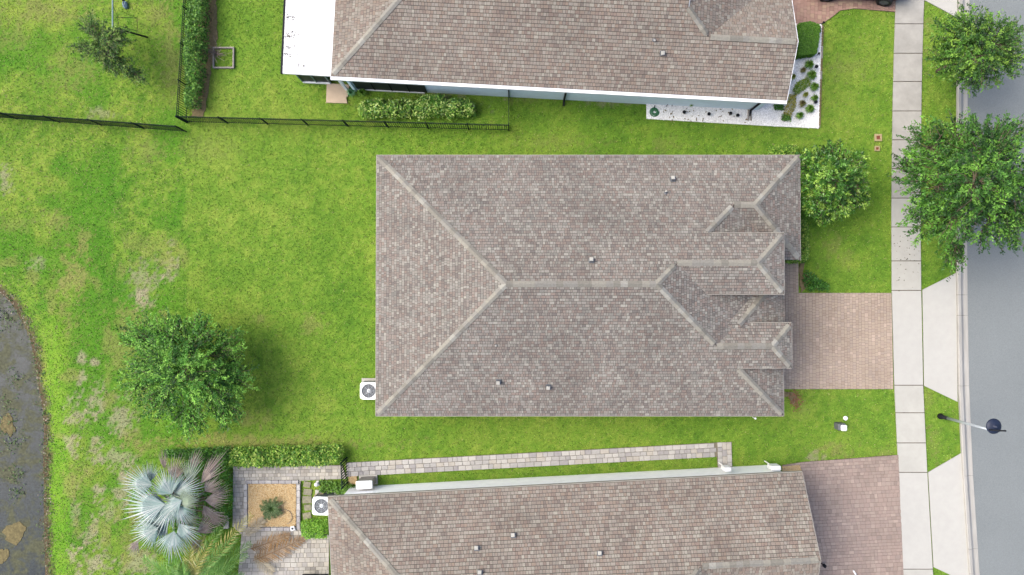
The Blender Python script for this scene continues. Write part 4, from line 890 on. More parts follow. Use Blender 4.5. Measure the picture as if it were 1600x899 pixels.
# ------------------------------------------------------------------ palms
def fan_leaf(mb, hub, direc, rad, spread, r, tilt=.16, segs=34, w_=.5):
    """one pleated fan: folded blades fused near the hub and split towards the tips"""
    a0 = direc; up = Vector((0, 0, 1)); out = []
    for i in range(segs):
        a = a0 + spread * (i / (segs - 1) - .5) * 2; L = rad * (1 - .28 * abs(i / (segs - 1) - .5) * 2) * r.uniform(.9, 1.06)
        d = Vector((math.cos(a), math.sin(a), 0)); e = Vector((-d.y, d.x, 0)); da = spread * 2 / (segs - 1) * .52; z1 = tilt * L * .5 + r.uniform(-.01, .01); z2 = tilt * L * .55 - L * L * .10 + r.uniform(-.03, .03)
        m1 = hub + d * L * .42 + up * z1; wd = L * .42 * da * 1.1; tip = hub + d * L * r.uniform(.9, 1.08) + e * r.uniform(-.03, .03) + up * z2; rid = up * wd * .7
        vs = [hub, m1 + e * wd - rid * .5, m1 + rid, m1 - e * wd - rid * .5, tip]
        mb.add(vs, [(0, 2, 1), (0, 3, 2), (1, 2, 4), (2, 3, 4)])
def silver_palm():
    base = P(300, 775); t = thing('fan_palm', 'silvery blue fan palm with some dead brown fronds, left of the patio', 'palm', tuple(base)); r = random.Random(3)
    MB().tube([base - Vector((0, 0, .1)), base + Vector((-.05, 0, .5)), base + Vector((-.1, 0, 1.2))], [.24, .2, .16], 10).build('trunk', M['bark'], t)
    core = base + Vector((-.1, 0, 1.15))
    SIL = island('silver_frond', [lin(150, 186, 178), lin(214, 234, 226), lin(184, 212, 204), lin(242, 250, 246)], .6, .08, .1, 1.5, .3); SIG = island('silver_green_frond', [lin(160, 180, 150), lin(196, 210, 186), lin(176, 196, 168)], .6, .08, .1, 1.5); DED = island('dead_frond', [lin(156, 140, 132), lin(200, 184, 174), lin(176, 160, 150), lin(216, 204, 192)], .9, .12, .1, 1.5)
    STM = mat('palm_stalk', lin(186, 196, 176), .6, .1)
    spec = [(238, 758, 44, 172, 55, SIL, 1.9), (236, 752, 28, 100, 50, SIL, 1.6), (268, 772, 40, 118, 62, SIL, 2.1), (274, 770, 42, 22, 48, SIL, 1.9), (296, 757, 44, 82, 28, SIG, 1.7), (258, 788, 66, 188, 44, SIL, 2.3), (272, 790, 48, 222, 44, SIL, 2.2), (247, 825, 42, 205, 55, SIL, 1.8), (272, 830, 46, 262, 50, SIL, 1.9), (280, 818, 42, 305, 42, SIL, 1.8), (310, 782, 40, 176, 26, SIG, 2.0), (258, 808, 50, 200, 30, SIL, 1.6), (280, 790, 34, 285, 60, SIL, 2.3), (262, 790, 52, 158, 24, SIL, 2.0), (268, 800, 56, 212, 24, SIL, 1.5), (262, 815, 46, 240, 30, SIL, 1.3), (284, 782, 30, 205, 50, SIL, 2.45), (282, 786, 28, 25, 60, SIG, 2.4), (278, 778, 30, 95, 50, SIL, 1.4), (330, 775, 30, 20, 30, DED, 1.1), (325, 800, 34, 330, 30, DED, 1.0), (300, 735, 34, 70, 26, DED, 1.0), (322, 745, 40, 60, 20, DED, 1.1), (325, 815, 30, 10, 30, DED, .9), (286, 806, 34, 330, 30, SIG, 1.4),
            (258, 733, 28, 98, 22, DED, 1.2), (272, 750, 38, 78, 42, DED, 1.3), (314, 756, 52, 52, 22, DED, 1.5), (320, 768, 30, 40, 46, DED, 1.4), (320, 782, 32, 2, 36, DED, 1.5), (318, 790, 30, 305, 36, DED, 1.3), (308, 832, 36, 32, 34, DED, 1.2), (300, 845, 26, 320, 46, DED, 1.1), (216, 845, 26, 240, 36, DED, .7), (240, 772, 34, 205, 26, DED, 1.0)]
    for i, (a, b, rad, dg, sp, m_, z) in enumerate(spec):
        hub = P(a, b, z); mb = MB(); R_ = rad / 28.5; fan_leaf(mb, hub, R(dg), R_, R(sp), r, .16, max(9, int(sp * .36)))
        fr = mb.build('frond', m_, t); mid = core.lerp(hub, .5) + Vector((0, 0, .25)); MB().tube([core, mid, hub], [.03, .022, .014], 5).build('stalk', STM if m_ is not DED else M['twig'], fr)
rough_patch('palm_bed', [(262, 755), (300, 735), (330, 750), (335, 800), (320, 835), (280, 830), (262, 800)], M['mulch'], .02)
silver_palm()
def pinnate(mb, a, b, arch, n, ll, r, w_=.018, droop=.35, base_gap=.12):
    """feather frond: curved midrib with leaflets on both sides"""
    a, b = Vector(a), Vector(b); d = (b - a); L = d.length; d.normalize(); pts = [a.lerp(b, i / 8) + Vector((0, 0, arch * math.sin(math.pi * (i / 8) ** .8))) for i in range(9)]
    mb.tube(pts, [.018 - .0016 * i for i in range(9)], 4, False); side = d.cross(Vector((0, 0, 1))).normalized()
    for i in range(n):
        tt = base_gap + (1 - base_gap) * i / (n - 1); k = min(7, int(tt * 8)); p = pts[k].lerp(pts[k + 1], tt * 8 - k); l_ = ll * (math.sin(math.pi * (.12 + .82 * tt)) ** .6) * r.uniform(.8, 1.15)
        for s in (-1, 1):
            q = (side * s * .85 + d * (.55 + .3 * tt)).normalized(); q = (q + Vector((r.uniform(-.15, .15), r.uniform(-.15, .15), .18))).normalized(); e = q.cross(Vector((0, 0, 1))).normalized() * w_
            m_ = p + q * l_ * .5; t_ = p + q * l_ - Vector((0, 0, l_ * droop)); mb.add([p - e * .5, p + e * .5, m_ + e, m_ - e, t_], [(0, 1, 2, 3), (3, 2, 4)])
GRN = island('green_frond', [lin(70, 124, 50), lin(120, 172, 76), lin(96, 150, 60), lin(164, 200, 110)], .55, .1, .1); YEL = island('yellow_frond', [lin(150, 150, 70), lin(196, 190, 110), lin(170, 170, 84), lin(208, 204, 150)], .6, .1, .1); BRN = island('brown_frond', [lin(140, 108, 72), lin(186, 148, 100), lin(164, 126, 82), lin(206, 174, 132)], .9, .12, .1); PAL = island('bleached_frond', [lin(176, 164, 140), lin(206, 196, 172), lin(190, 178, 150)], .9, .12, .1)
def feather_palm():
    base = P(318, 892); t = thing('feather_palm', 'green and yellow feather palm at the bottom edge below the silver palm', 'palm', tuple(base)); r = random.Random(9)
    MB().tube([base - Vector((0, 0, .1)), base + Vector((0, 0, .9))], [.14, .1], 9).build('trunk', M['bark'], t); c = base + Vector((0, 0, .95))
    for (a, b, z, ll, m_, n_) in [(226, 872, .9, .55, GRN, 34), (246, 905, .8, .55, GRN, 30), (300, 925, .9, .55, GRN, 26), (262, 858, 1.2, .5, GRN, 30), (303, 812, 1.0, .5, YEL, 32), (392, 806, .9, .5, YEL, 36), (368, 842, 1.2, .5, GRN, 34), (345, 825, 1.1, .5, GRN, 30), (270, 895, 1.1, .55, GRN, 30), (390, 850, .8, .5, GRN, 30), (378, 900, .9, .55, GRN, 32), (345, 930, .8, .5, GRN, 26), (352, 905, 1.3, .5, GRN, 28), (385, 868, 1.0, .5, GRN, 30), (285, 880, 1.4, .5, GRN, 26), (330, 845, 1.3, .45, YEL, 24), (365, 885, 1.3, .45, GRN, 24), (318, 838, 1.0, .42, YEL, 26)]:
        mb = MB(); pinnate(mb, c, P(a, b, z), .45, n_, ll, r); mb.build('frond', m_, t)
feather_palm()
for (a, b, c2, d_, m_, lab, n_, ll) in [((396, 876), (474, 842), .10, .30, BRN, 'large fallen brown palm frond lying across the grey patio', 46, .62), ((392, 858), (452, 836), .06, .25, BRN, 'second brown palm frond lying on the patio behind the large one', 34, .5), ((398, 870), (426, 894), .05, .2, PAL, 'bleached fallen frond on the patio near the bottom edge', 26, .45), ((384, 836), (412, 812), .06, .2, PAL, 'pale dry frond resting at the corner of the gold gravel', 24, .42)]:
    p0, p1 = P(*a, .14), P(*b, .14); mb = MB(); pinnate(mb, p0, p1, c2, n_, ll, random.Random(int(a[0] + b[1])), .016, .12, .02); o = mb.build('palm_frond', m_, loc=(p0.x, p0.y, .06)); tag(o, lab, 'palm frond', 'fallen palm fronds on the patio')
def cycad():
    c = P(426, 794, .12); t = thing('cycad', 'small dark green cycad in the middle of the gold gravel square', 'plant', tuple(P(426, 794))); r = random.Random(4); DK = island('cycad_frond', [lin(54, 84, 40), lin(84, 116, 58), lin(70, 100, 48), lin(140, 164, 110)], .55, .1, .1)
    MB().lathe(c - Vector((0, 0, .1)), [(.09, 0), (.1, .12), (.06, .2)], 10).build('trunk', M['bark'], t)
    for i in range(15):
        a = i * 2 * math.pi / 15 + r.uniform(-.15, .15); L = r.uniform(.42, .62); mb = MB(); pinnate(mb, c + Vector((0, 0, .1)), c + Vector((math.cos(a) * L, math.sin(a) * L, .12)), .12, 16, .16, r, .012, .1, .15); mb.build('frond', DK, t)
cycad()

# ------------------------------------------------------------------ garden and street objects
def ac_unit(name, label, px, py, rz, size=.82, h=.85):
    c = P(px, py, h); c = Vector((c.x, c.y, 0)); t = thing(name, label, 'air conditioner', tuple(c), 'air conditioners'); s2_ = size / 2
    MB().box((c.x, c.y, .04), (size + .18, size + .18, .1), rz).build('pad', M['conc'], t)
    mb = MB(); mb.bevbox((c.x, c.y, .09 + (h - .13) / 2), (size - .05, size - .05, h - .13), .04, rz); mb.build('cabinet', M['grey'], t)
    n_ = 48; vs = []; rc = size * .40
    for ring, z in ((0, h - .05), (0, h), (1, h + .01), (1, h - .05)):
        for i in range(n_):
            a = 2 * math.pi * i / n_ + rz; al = a - rz
            if ring == 0:
                ca, sa = math.cos(al), math.sin(al); k = s2_ / (abs(ca) ** 7 + abs(sa) ** 7) ** (1 / 7); rr_ = k
            else: rr_ = rc
            vs.append((c.x + rr_ * math.cos(a), c.y + rr_ * math.sin(a), z))
    fs = []
    for j in range(3):
        for i in range(n_): k = (i + 1) % n_; fs.append((j * n_ + i, j * n_ + k, (j + 1) * n_ + k, (j + 1) * n_ + i))
    MB().add(vs, fs).build('top_panel', M['white'], t)
    MB().lathe((c.x, c.y, h - .10), [(rc, 0), (rc, .004)], 28).build('fan_well', mat('fan_well_blue', lin(140, 158, 180), .6, .1), t)
    fn = MB().lathe((c.x, c.y, h - .09), [(.09, 0), (.09, .05), (.05, .07)], 14).build('fan_hub', M['white'], t)
    for i in range(4):
        a = i * math.pi / 2 + .5; mb = MB(); vs = []
        for k, (r_, da, z) in enumerate(((.08, -.35, .02), (.08, .35, .05), (rc * .93, .42, .045), (rc * .93, -.25, .0))): vs.append((c.x + r_ * math.cos(a + da), c.y + r_ * math.sin(a + da), h - .085 + z))
        vs += [(p[0], p[1], p[2] - .008) for p in vs]; mb.add(vs, [(0, 1, 2, 3), (7, 6, 5, 4), (0, 4, 5, 1), (1, 5, 6, 2), (2, 6, 7, 3), (3, 7, 4, 0)]); mb.build('fan_blade', M['white'], t)
    mb = MB()
    for k in range(2, 9, 2):
        r_ = rc * k / 8.5; mb.tube([(c.x + r_ * math.cos(x * math.pi / 14), c.y + r_ * math.sin(x * math.pi / 14), h + .012 + .02 * (1 - k / 9)) for x in range(29)], .004, 4, False)
    for k in range(8): a = k * math.pi / 4; mb.tube([(c.x, c.y, h + .035), (c.x + rc * math.cos(a), c.y + rc * math.sin(a), h + .012)], .005, 4, False)
    mb.build('fan_grille', M['galv'], t)
ac_unit('air_conditioner', 'white air conditioner at the left wall of the middle house', 576, 611, 0, .80)
ac_unit('air_conditioner', 'white air conditioner beside the lime bush at the bottom house', 502, 791, R(-2), .84)
# hose / black cover behind the southern air conditioner
p = P(505, 776); t = thing('hose_reel', 'dark looped hose bundle behind the bottom air conditioner', 'hose', tuple(p))
mb = MB()
for k in range(5): mb.tube([(p.x + (.38 - .03 * k) * math.cos(a * .35) , p.y + (.16 - .012 * k) * math.sin(a * .35), .05 + .05 * k) for a in range(19)], .025, 6)
mb.build('coil', M['black'], t); MB().tube([(p.x - .45, p.y - .06, .05), (p.x - .3, p.y + .18, .32), (p.x + .1, p.y + .22, .33)], .02, 6).build('hose_end', M['tanbox'], t)
# white tank box by the southern wall
c = P(576, 749.5); t = thing('water_tank', 'white box tank on a grey pad beside the white wall and walkway', 'tank', tuple(c)); MB().box((c.x, c.y, .05), (.86, .46, .1), R(3)).build('pad', M['conc'], t); MB().bevbox((c.x, c.y, .5), (.70, .34, .8), .03, R(3)).build('cabinet', M['wood'], t); MB().bevbox((c.x - .01, c.y - .01, .93), (.76, .38, .08), .03, R(3)).build('lid', M['white'], t)
# stepping stones
me = [MB().bevbox((0, 0, .02), (.34 + .05 * k, .27 + .03 * k, .03), .012).mesh('stepping_stone', M['stepstone']) for k in range(3)]
for i, y in enumerate((757, 769, 781, 793, 806)):
    p = P(480 + (i % 2), y); o = bpy.data.objects.new('stepping_stone', me[i % 3]); link(o); o.location = p; o.rotation_euler = (0, 0, .1 * (i - 2)); tag(o, ['topmost', 'second', 'middle', 'fourth', 'lowest'][i] + ' stepping stone between gold gravel bed and air conditioner', 'stepping stone', 'stepping stones')
p = P(497, 755); t = thing('garden_ornament', 'small white ornament on the grass above the stepping stones', 'ornament', tuple(p)); MB().lathe(p, [(.1, 0), (.08, .05), (.05, .12), (.09, .22), (.1, .3), (.03, .4)], 12).build('figure', M['white'], t, True); MB().lathe(p, [(.13, 0), (.13, .03)], 12).build('foot', M['conc'], t)
# black covered grill at bottom edge
c = P(494, 905); t = thing('grill', 'black covered grill at the bottom edge beside the roof', 'grill', tuple(c)); MB().add([(c.x - .62, c.y - .3, .9), (c.x + .62, c.y - .3, .9), (c.x + .62, c.y + .3, .9), (c.x - .62, c.y + .3, .9), (c.x - .3, c.y - .22, 1.12), (c.x + .3, c.y - .22, 1.12), (c.x + .3, c.y + .22, 1.12), (c.x - .3, c.y + .22, 1.12)], [(0, 1, 5, 4), (1, 2, 6, 5), (2, 3, 7, 6), (3, 0, 4, 7), (4, 5, 6, 7)]).build('hood', M['black'], t); MB().box((c.x, c.y, .5), (1.2, .55, .8)).build('cart', M['black'], t)
# square lamp / timer by gravel bed
p = P(459, 824); t = thing('spot_light', 'small white square garden light at the corner of the gold gravel', 'lamp', tuple(p)); MB().bevbox((p.x, p.y, .17), (.2, .2, .06), .02, .3).build('housing', M['white'], t); MB().box((p.x, p.y, .21), (.09, .09, .02), .3).build('lens', M['glass'], t); MB().box((p.x, p.y, .07), (.05, .05, .16), .3).build('post', M['grey'], t)
# irrigation hose in gravel
c = P(445, 808, .11); mb = MB(); mb.tube([(c.x + .34 * math.cos(a), c.y + .34 * math.sin(a), .115) for a in [x * .2 - 1.2 for x in range(19)]], .012, 5); tag(mb.build('drip_hose', M['twig'], loc=(c.x, c.y, .1)), 'thin curved drip hose on the gold gravel', 'hose')
# basking planks near palms
p = P(354, 815); o = MB().bevbox((p.x, p.y, .08), (.24, .62, .1), .02, .05).build('bench_stone', M['conc'], loc=tuple(p)); tag(o, 'upright pale stone slab between ground cover and patio', 'stone')
# planter frame with dead twigs
c = P(350, 91); t = thing('planter_frame', 'weathered square planter frame on the lawn beside the mulch strip', 'planter', tuple(c)); L = .95
for dx, dy, sx, sy in ((0, L / 2, L + .07, .07), (0, -L / 2, L + .07, .07), (-L / 2, 0, .07, L - .07), (L / 2, 0, .07, L - .07)): MB().bevbox((c.x + dx, c.y + dy, .05), (sx, sy, .10), .012).build('board', M['wood'], t)
t2 = thing('dead_shrub', 'dead leafless twigs leaning over the square planter frame', 'dead plant', tuple(P(338, 82))); b_ = P(339, 84); mb = MB(); rr = random.Random(2)
for i in range(26):
    a = rr.uniform(0, 6.28); L_ = rr.uniform(.25, .8); k1 = b_ + Vector((math.cos(a) * L_ * .5, math.sin(a) * L_ * .5, rr.uniform(.15, .35))); k2 = b_ + Vector((math.cos(a + .3) * L_, math.sin(a + .3) * L_, rr.uniform(.1, .5))); mb.tube([b_, k1, k2], [.016, .012, .005], 4)
mb.build('twigs', M['twig'], t2)
# swing frame at top left
zt_ = 1.9; a = P(176, -40, zt_); b = P(176, 43, zt_)
t = thing('swing_set', 'thin dark metal swing frame behind the sparse tree at top left', 'swing set', (a.x, b.y, 0)); MB().tube([a, b], .035, 8).build('top_beam', M['tealpole'], t)
f1 = P(230, 58.5); f2 = P(168, 66); MB().tube([b, f1], [.03, .045], 8).build('leg', M['black'], t); MB().tube([b, (b.x - .5, b.y + .2, 0)], .03, 8).build('leg', M['tealpole'], t); MB().tube([a, (f1.x, a.y, 0)], .03, 8).build('leg', M['black'], t); MB().tube([a, (b.x - .5, a.y, 0)], .03, 8).build('leg', M['tealpole'], t)
q = [P(184, 27, .55), P(214, 28.5, .55), P(215, 49, .45), P(185, 40.5, .45)]; MB().tube(q + [q[0]], .014, 5).build('glider_frame', M['black'], t)
for pa, pb in ((P(178, 12, 1.85), q[0]), (P(190, 18, 1.2), q[1])): MB().tube([pa, pb], .008, 4).build('rope', M['black'], t)
p = P(197, 9); o = thing('toy', 'small pale blue toy lying on the grass near the swing frame', 'toy', tuple(p)); MB().bevbox((p.x, p.y, .1), (.2, .34, .2), .06, .2).build('body', M['bluegrey'], o); MB().lathe((p.x - .05, p.y + .2, .1), [(.06, 0), (.07, .06), (.02, .12)], 10).build('knob', M['black'], o)
# meter boxes in the front lawn
for px, py, s, lab in ((1371.5, 215.5, .34, 'upper tan meter box with a reddish lid in the front lawn'), (1370, 232.5, .24, 'lower smaller tan meter box with a reddish lid in the front lawn')):
    p = P(px, py); t = thing('meter_box', lab, 'meter box', tuple(p)); mb = MB()
    for dx, dy, sx, sy in ((0, .38, 1, .24), (0, -.38, 1, .24), (-.38, 0, .24, .52), (.38, 0, .24, .52)): mb.box((p.x + dx * s, p.y + dy * s, .03), (sx * s, sy * s, .06))
    mb.build('rim', M['tanbox'], t); MB().box((p.x, p.y, .025), (s * .5, s * .5, .04)).build('lid', M['rust'], t)
    excl([p + Vector((x * s * .5, y * s * .5, 0)) for x, y in ((-1, -1), (1, -1), (1, 1), (-1, 1))])
# utility pedestal and cap
p = P(1309, 665); t = thing('utility_pedestal', 'grey utility pedestal with a white top on the lower front lawn', 'utility box', tuple(p)); MB().bevbox((p.x, p.y, .22), (.34, .32, .46), .03).build('cabinet', M['grey'], t); MB().bevbox((p.x + .06, p.y - .03, .50), (.26, .27, .12), .04).build('lid', M['white'], t)
p = P(1320.5, 653.5); t = thing('clean_out_cap', 'small round white pipe cap in the grass above the utility pedestal', 'pipe cap', tuple(p)); MB().lathe(p, [(.1, 0), (.1, .06), (.06, .07)], 14).build('cap', M['white'], t); MB().box((p.x, p.y, .08), (.05, .05, .03)).build('nut', M['white'], t)
p = P(1176, 652); t = thing('hose_bib', 'tiny white spigot at the bottom edge of the grey roof', 'tap', tuple(p)); MB().tube([p, p + Vector((0, 0, .35))], .02, 8).build('pipe', M['white'], t); MB().lathe(p + Vector((0, 0, .35)), [(.05, 0), (.05, .03)], 10).build('valve', M['white'], t)
# coiled green hose, stakes and garden lights in the white gravel
c = P(1022, 175.5); t = thing('garden_hose', 'green coiled garden hose on the white gravel', 'hose', tuple(c)); mb = MB()
mb.tube([(c.x + (.06 + .0038 * i) * math.cos(i * .42), c.y + (.06 + .0038 * i) * math.sin(i * .42), .07 + .02 * math.sin(i * .1)) for i in range(46)], .026, 6); mb.build('coil', M['green'], t); MB().tube([(c.x, c.y + .15, .08), (c.x + .02, c.y + .3, .1)], .02, 6).build('nozzle', M['black'], t)
p = P(1040, 168); t = thing('stake', 'bent black wire stake leaning by the green hose', 'stake', tuple(p)); MB().tube([p, p + Vector((.1, .16, .25)), p + Vector((.24, .18, .28)), p + Vector((.3, .05, .05))], .014, 5).build('wire', M['black'], t); MB().box((p.x + .26, p.y + .18, .3), (.1, .06, .05), .5).build('clip', M['black'], t)
for i, (a, b, lab) in enumerate([(1067, 177.5, 'leftmost dark garden light in the white gravel strip'), (1105.5, 180.5, 'second dark garden light in the white gravel strip'), (1139, 179.5, 'third dark garden light in the white gravel strip'), (1150, 182.5, 'dark garden light closest to the black downspout'), (1272, 107, 'upper dark garden light at the gravel edge beside the tufts'), (1271, 162, 'lower dark garden light at the gravel edge beside the tufts'), (1276, 87, 'small dark garden light beside the clipped box hedge'), (1283, 39, 'small dark garden light at the top corner of the gravel bed')]):
    p = P(a, b); t = thing('garden_light', lab, 'garden light', tuple(p), 'garden lights in the white gravel'); k = 1 if i < 6 else .7; MB().lathe(p, [(.016, 0), (.016, .24)], 8).build('stake', M['black'], t); MB().lathe(p + Vector((0, 0, .24)), [(.05 * k, 0), (.085 * k, .02), (.08 * k, .05), (.02, .075)], 12).build('lamp_head', M['black'], t)
stuff_d = MB(); rr = random.Random(31)
for i in range(46):
    a, b = rr.uniform(1020, 1170), rr.uniform(170, 192); p = P(a, b, .06); an = rr.uniform(0, 3); stuff_d.box(p, (rr.uniform(.04, .10), rr.uniform(.025, .05), .014), an)
stuff(tag(stuff_d.build('leaf_litter', M['mulch']), 'scattered brown leaf litter on the white gravel strip', 'leaf litter'))
p = P(1170.5, 181); t = thing('splash_pipe', 'brown corrugated drain pipe below the black downspout in the gravel', 'pipe', tuple(p)); 
for dx in (-.05, .05): MB().tube([(p.x + dx, p.y + .22, .07), (p.x + dx * 1.3, p.y - .25, .06)], .045, 8).build('pipe', M['wood'], t)
tiny = P(1243, 68, .6); t = thing('flag_marker', 'tiny white square sign at the roof edge over the clipped hedge', 'sign', (tiny.x, tiny.y, 0)); MB().box((tiny.x, tiny.y, .66), (.13, .13, .02)).build('plate', M['white'], t); MB().tube([(tiny.x, tiny.y, 0), (tiny.x, tiny.y, .65)], .008, 5).build('stem', M['galv'], t)
# red edging by the gravel
e0, e1_ = P(1285, 40), P(1280, 200); ed = struct(wallstrip(e0, e1_, .06, -.03, .03, 'gravel_edging', M['wood'], None))
L = (e1_ - e0).length; dd = (e1_ - e0).normalized(); edm = [MB().bevbox((0, 0, .035), (.19, .085, .07), .01).mesh('edging_brick', m_) for m_ in (M['mulch'], M['wood'], M['tanbox'])]
for i in range(int(L / .2)): p = e0 + dd * (.2 * i + .1); inst('edging_brick', edm[random.choice([0, 0, 1])], ed, (p.x, p.y, 0), (0, 0, math.atan2(dd.y, dd.x)))
# street lamp
base = P(1468.5, 650.5); t = thing('street_lamp', 'street lamp with grey pole and dark domed shade over the road', 'street lamp', tuple(base)); hz = 3.35; top = Vector((base.x, base.y, hz))
MB().lathe(base, [(.13, 0), (.13, .12), (.09, .2), (.08, .6)], 14).build('base', M['black'], t, True); MB().tube([base + Vector((0, 0, .5)), base + Vector((0, 0, 1.8)), top], [.07, .06, .045], 12).build('pole', M['galv'], t, True)
hd = P(1553.5, 666.5, 3.4); tp = P(1572, 673.5, 3.7); MB().tube([top - Vector((0, 0, .25)), top + Vector((0, 0, .15)), top.lerp(tp, .5) + Vector((0, 0, .12)), tp + Vector((0, 0, .0))], .035, 8).build('arm', M['black'], t)
MB().lathe((hd.x, hd.y, 3.35), [(.32, 0), (.33, .02), (.29, .06), (.21, .10), (.11, .125), (.06, .14), (.05, .24)], 28).build('shade', mat('dark_blue_enamel', (.012, .018, .04), .5, .15, 6, spec=.3), t, True); MB().lathe((hd.x, hd.y, 3.27), [(.10, 0), (.17, .04), (.17, .09)], 18).build('lamp_glass', M['white'], t)
# dark car on the northern driveway, mostly beyond the top edge
def car():
    o = P(1333, -12); c = Vector((o.x, o.y + .40, 0)); rz = R(-3.5); t = thing('car', 'dark blue car parked on the brick driveway, cut off by the top edge', 'car', tuple(c)); cs, sn = math.cos(rz), math.sin(rz)
    W = lambda x, y, z: (c.x + x * cs - y * sn, c.y + x * sn + y * cs, z)
    # body loft: sections along the length (x, half width, sill, shoulder, roof half width, roof)
    S = [(-2.35, .70, .42, .80, .62, .84), (-2.2, .86, .30, .92, .70, 1.02), (-1.9, .91, .26, .98, .66, 1.45), (-1.0, .93, .24, .98, .62, 1.66), (.2, .93, .24, .98, .62, 1.68), (.75, .93, .24, .98, .66, 1.42), (1.15, .92, .25, .98, .78, 1.02), (1.9, .90, .28, .90, .74, .95), (2.25, .80, .34, .78, .66, .82), (2.36, .66, .42, .66, .6, .70)]
    mb = MB(); vs = []
    for x, hw, s0, s1, rw, rf in S: vs += [W(x, -hw * .92, s0), W(x, -hw, (s0 + s1) / 2), W(x, -hw * .97, s1), W(x, -rw, rf), W(x, rw, rf), W(x, hw * .97, s1), W(x, hw, (s0 + s1) / 2), W(x, hw * .92, s0)]
    fs = [(i * 8 + k, i * 8 + (k + 1) % 8, i * 8 + 8 + (k + 1) % 8, i * 8 + 8 + k) for i in range(len(S) - 1) for k in range(8)] + [list(range(8))[::-1], list(range(72, 80))]
    mb.add(vs, [tuple(reversed(f)) for f in fs]).build('body', M['carpaint'], t)
    def glass(pts, nm='window'): mb = MB(); mb.add([W(*p) for p in pts], [list(range(len(pts)))]); mb.build(nm, M['glass'], t)
    glass([(.80, -.62, 1.42), (1.12, -.72, 1.06), (1.12, .72, 1.06), (.80, .62, 1.42)], 'windscreen'); glass([(-1.75, -.905, 1.04), (.6, -.915, 1.04), (.3, -.66, 1.58), (-1.4, -.66, 1.58)]); glass([(-1.75, .905, 1.04), (-1.4, .66, 1.58), (.3, .66, 1.58), (.6, .915, 1.04)])
    for x, y, st__ in ((-1.33, -.86, 0), (1.36, -.88, R(-14)), (-1.33, .86, 0), (1.36, .88, R(-14))):
        p = Vector(W(x, y, .35)); ax = rz + st__; d = Vector((-math.sin(ax), math.cos(ax), 0)); mb = MB(); prof = [(.22, -.12), (.33, -.12), (.355, -.08), (.355, .08), (.33, .12), (.22, .12)]; n_ = 24; vs = []; e = Vector((math.cos(ax), math.sin(ax), 0))
        for r_, off in prof:
            for k in range(n_): a = 2 * math.pi * k / n_; vs.append(p + d * off + e * r_ * math.cos(a) + Vector((0, 0, r_ * math.sin(a))))
        mb.add(vs, [(j * n_ + k, j * n_ + (k + 1) % n_, (j + 1) * n_ + (k + 1) % n_, (j + 1) * n_ + k) for j in range(5) for k in range(n_)]); wh = mb.build('wheel', M['tyre'], t, True)
        mb = MB(); mb.tube([p - d * .09, p + d * .09], .225, 20); mb.build('rim', M['grey'], wh)
    for y in (-1.02, 1.02): p = W(.72, y, 1.05); MB().bevbox(p, (.14, .22, .14), .03, rz).build('mirror', M['carpaint'], t)
    for y in (-.62, .62): p = W(2.27, y, .68); MB().bevbox(p, (.12, .34, .12), .03, rz).build('headlight', M['galv'], t)
car()
# small objects on the southern driveway
p = P(1283, 880); t = thing('driveway_lantern', 'small black lantern on the rose driveway at the roof corner', 'lamp', tuple(p)); MB().lathe(p + Vector((0, 0, .25)), [(.05, 0), (.08, .04), (.08, .16), (.03, .22)], 10).build('lantern', M['black'], t); MB().tube([p + Vector((0, 0, 0)), p + Vector((0, 0, .25))], .025, 8).build('post', M['black'], t)
p = P(1334, 894); t = thing('driveway_light', 'small white-tipped object lying on the rose driveway at the bottom edge', 'light', tuple(p)); MB().tube([p + Vector((-.06, .1, .08)), p + Vector((.06, -.1, .08))], .04, 8).build('body', M['white'], t); MB().tube([p + Vector((.06, -.1, .08)), p + Vector((.1, -.16, .08))], .05, 8).build('end', M['black'], t)
# utility meter on the southern wall
for px, py, lab, sz in ((1136, 733, 'white electric meter box on the white wall above the walkway end', .32), (1211, 731, 'white service box on the white wall near the rose driveway', .45)):
    p = P(px, py, 1.3); t = thing('meter', lab, 'meter', (p.x, p.y, 0)); MB().bevbox((p.x, p.y, 1.2), (sz, .2, .5), .03, R(3)).build('box', M['white'], t); MB().tube([(p.x, p.y, .0), (p.x, p.y, .95)], .03, 8).build('conduit', M['white'], t)

# ------------------------------------------------------------------ shoreline stones and reeds, dry leaves
def scatter_rocks():
    r = np.random.default_rng(77); V = []; Fc = []; n = 0; base = np.array([(1, 0, 0), (.3, .95, 0), (-.8, .6, 0), (-.9, -.5, 0), (.2, -1, 0), (0, 0, .7)])
    for (ax, ay), (bx, by) in zip(SW[1:], SW[2:]):
        L = math.hypot(bx - ax, by - ay)
        for i in range(int(L * 42)):
            t_ = r.random(); o = r.normal(-.08, .15); nx_, ny_ = (by - ay) / L, -(bx - ax) / L; x = ax + (bx - ax) * t_ + nx_ * o; y = ay + (by - ay) * t_ + ny_ * o
            s = r.uniform(.012, .05) * (1.6 if r.random() < .08 else 1); a = r.uniform(0, 6.28); v = base * s * r.uniform(.7, 1.3, (6, 1)); z = max(gz((x, y)), -.37)
            V.append(np.stack([x + v[:, 0] * math.cos(a) - v[:, 1] * math.sin(a), y + v[:, 0] * math.sin(a) + v[:, 1] * math.cos(a), z + v[:, 2] + .005], 1)); Fc += [(n + k, n + (k + 1) % 5, n + 5) for k in range(5)]; n += 6
    stuff(tag(np_mesh('shore_debris', np.concatenate(V), np.array(Fc), M['stone']), 'brown stones and debris along the pond shore', 'stones'))
scatter_rocks()
r = np.random.default_rng(8); pos = []
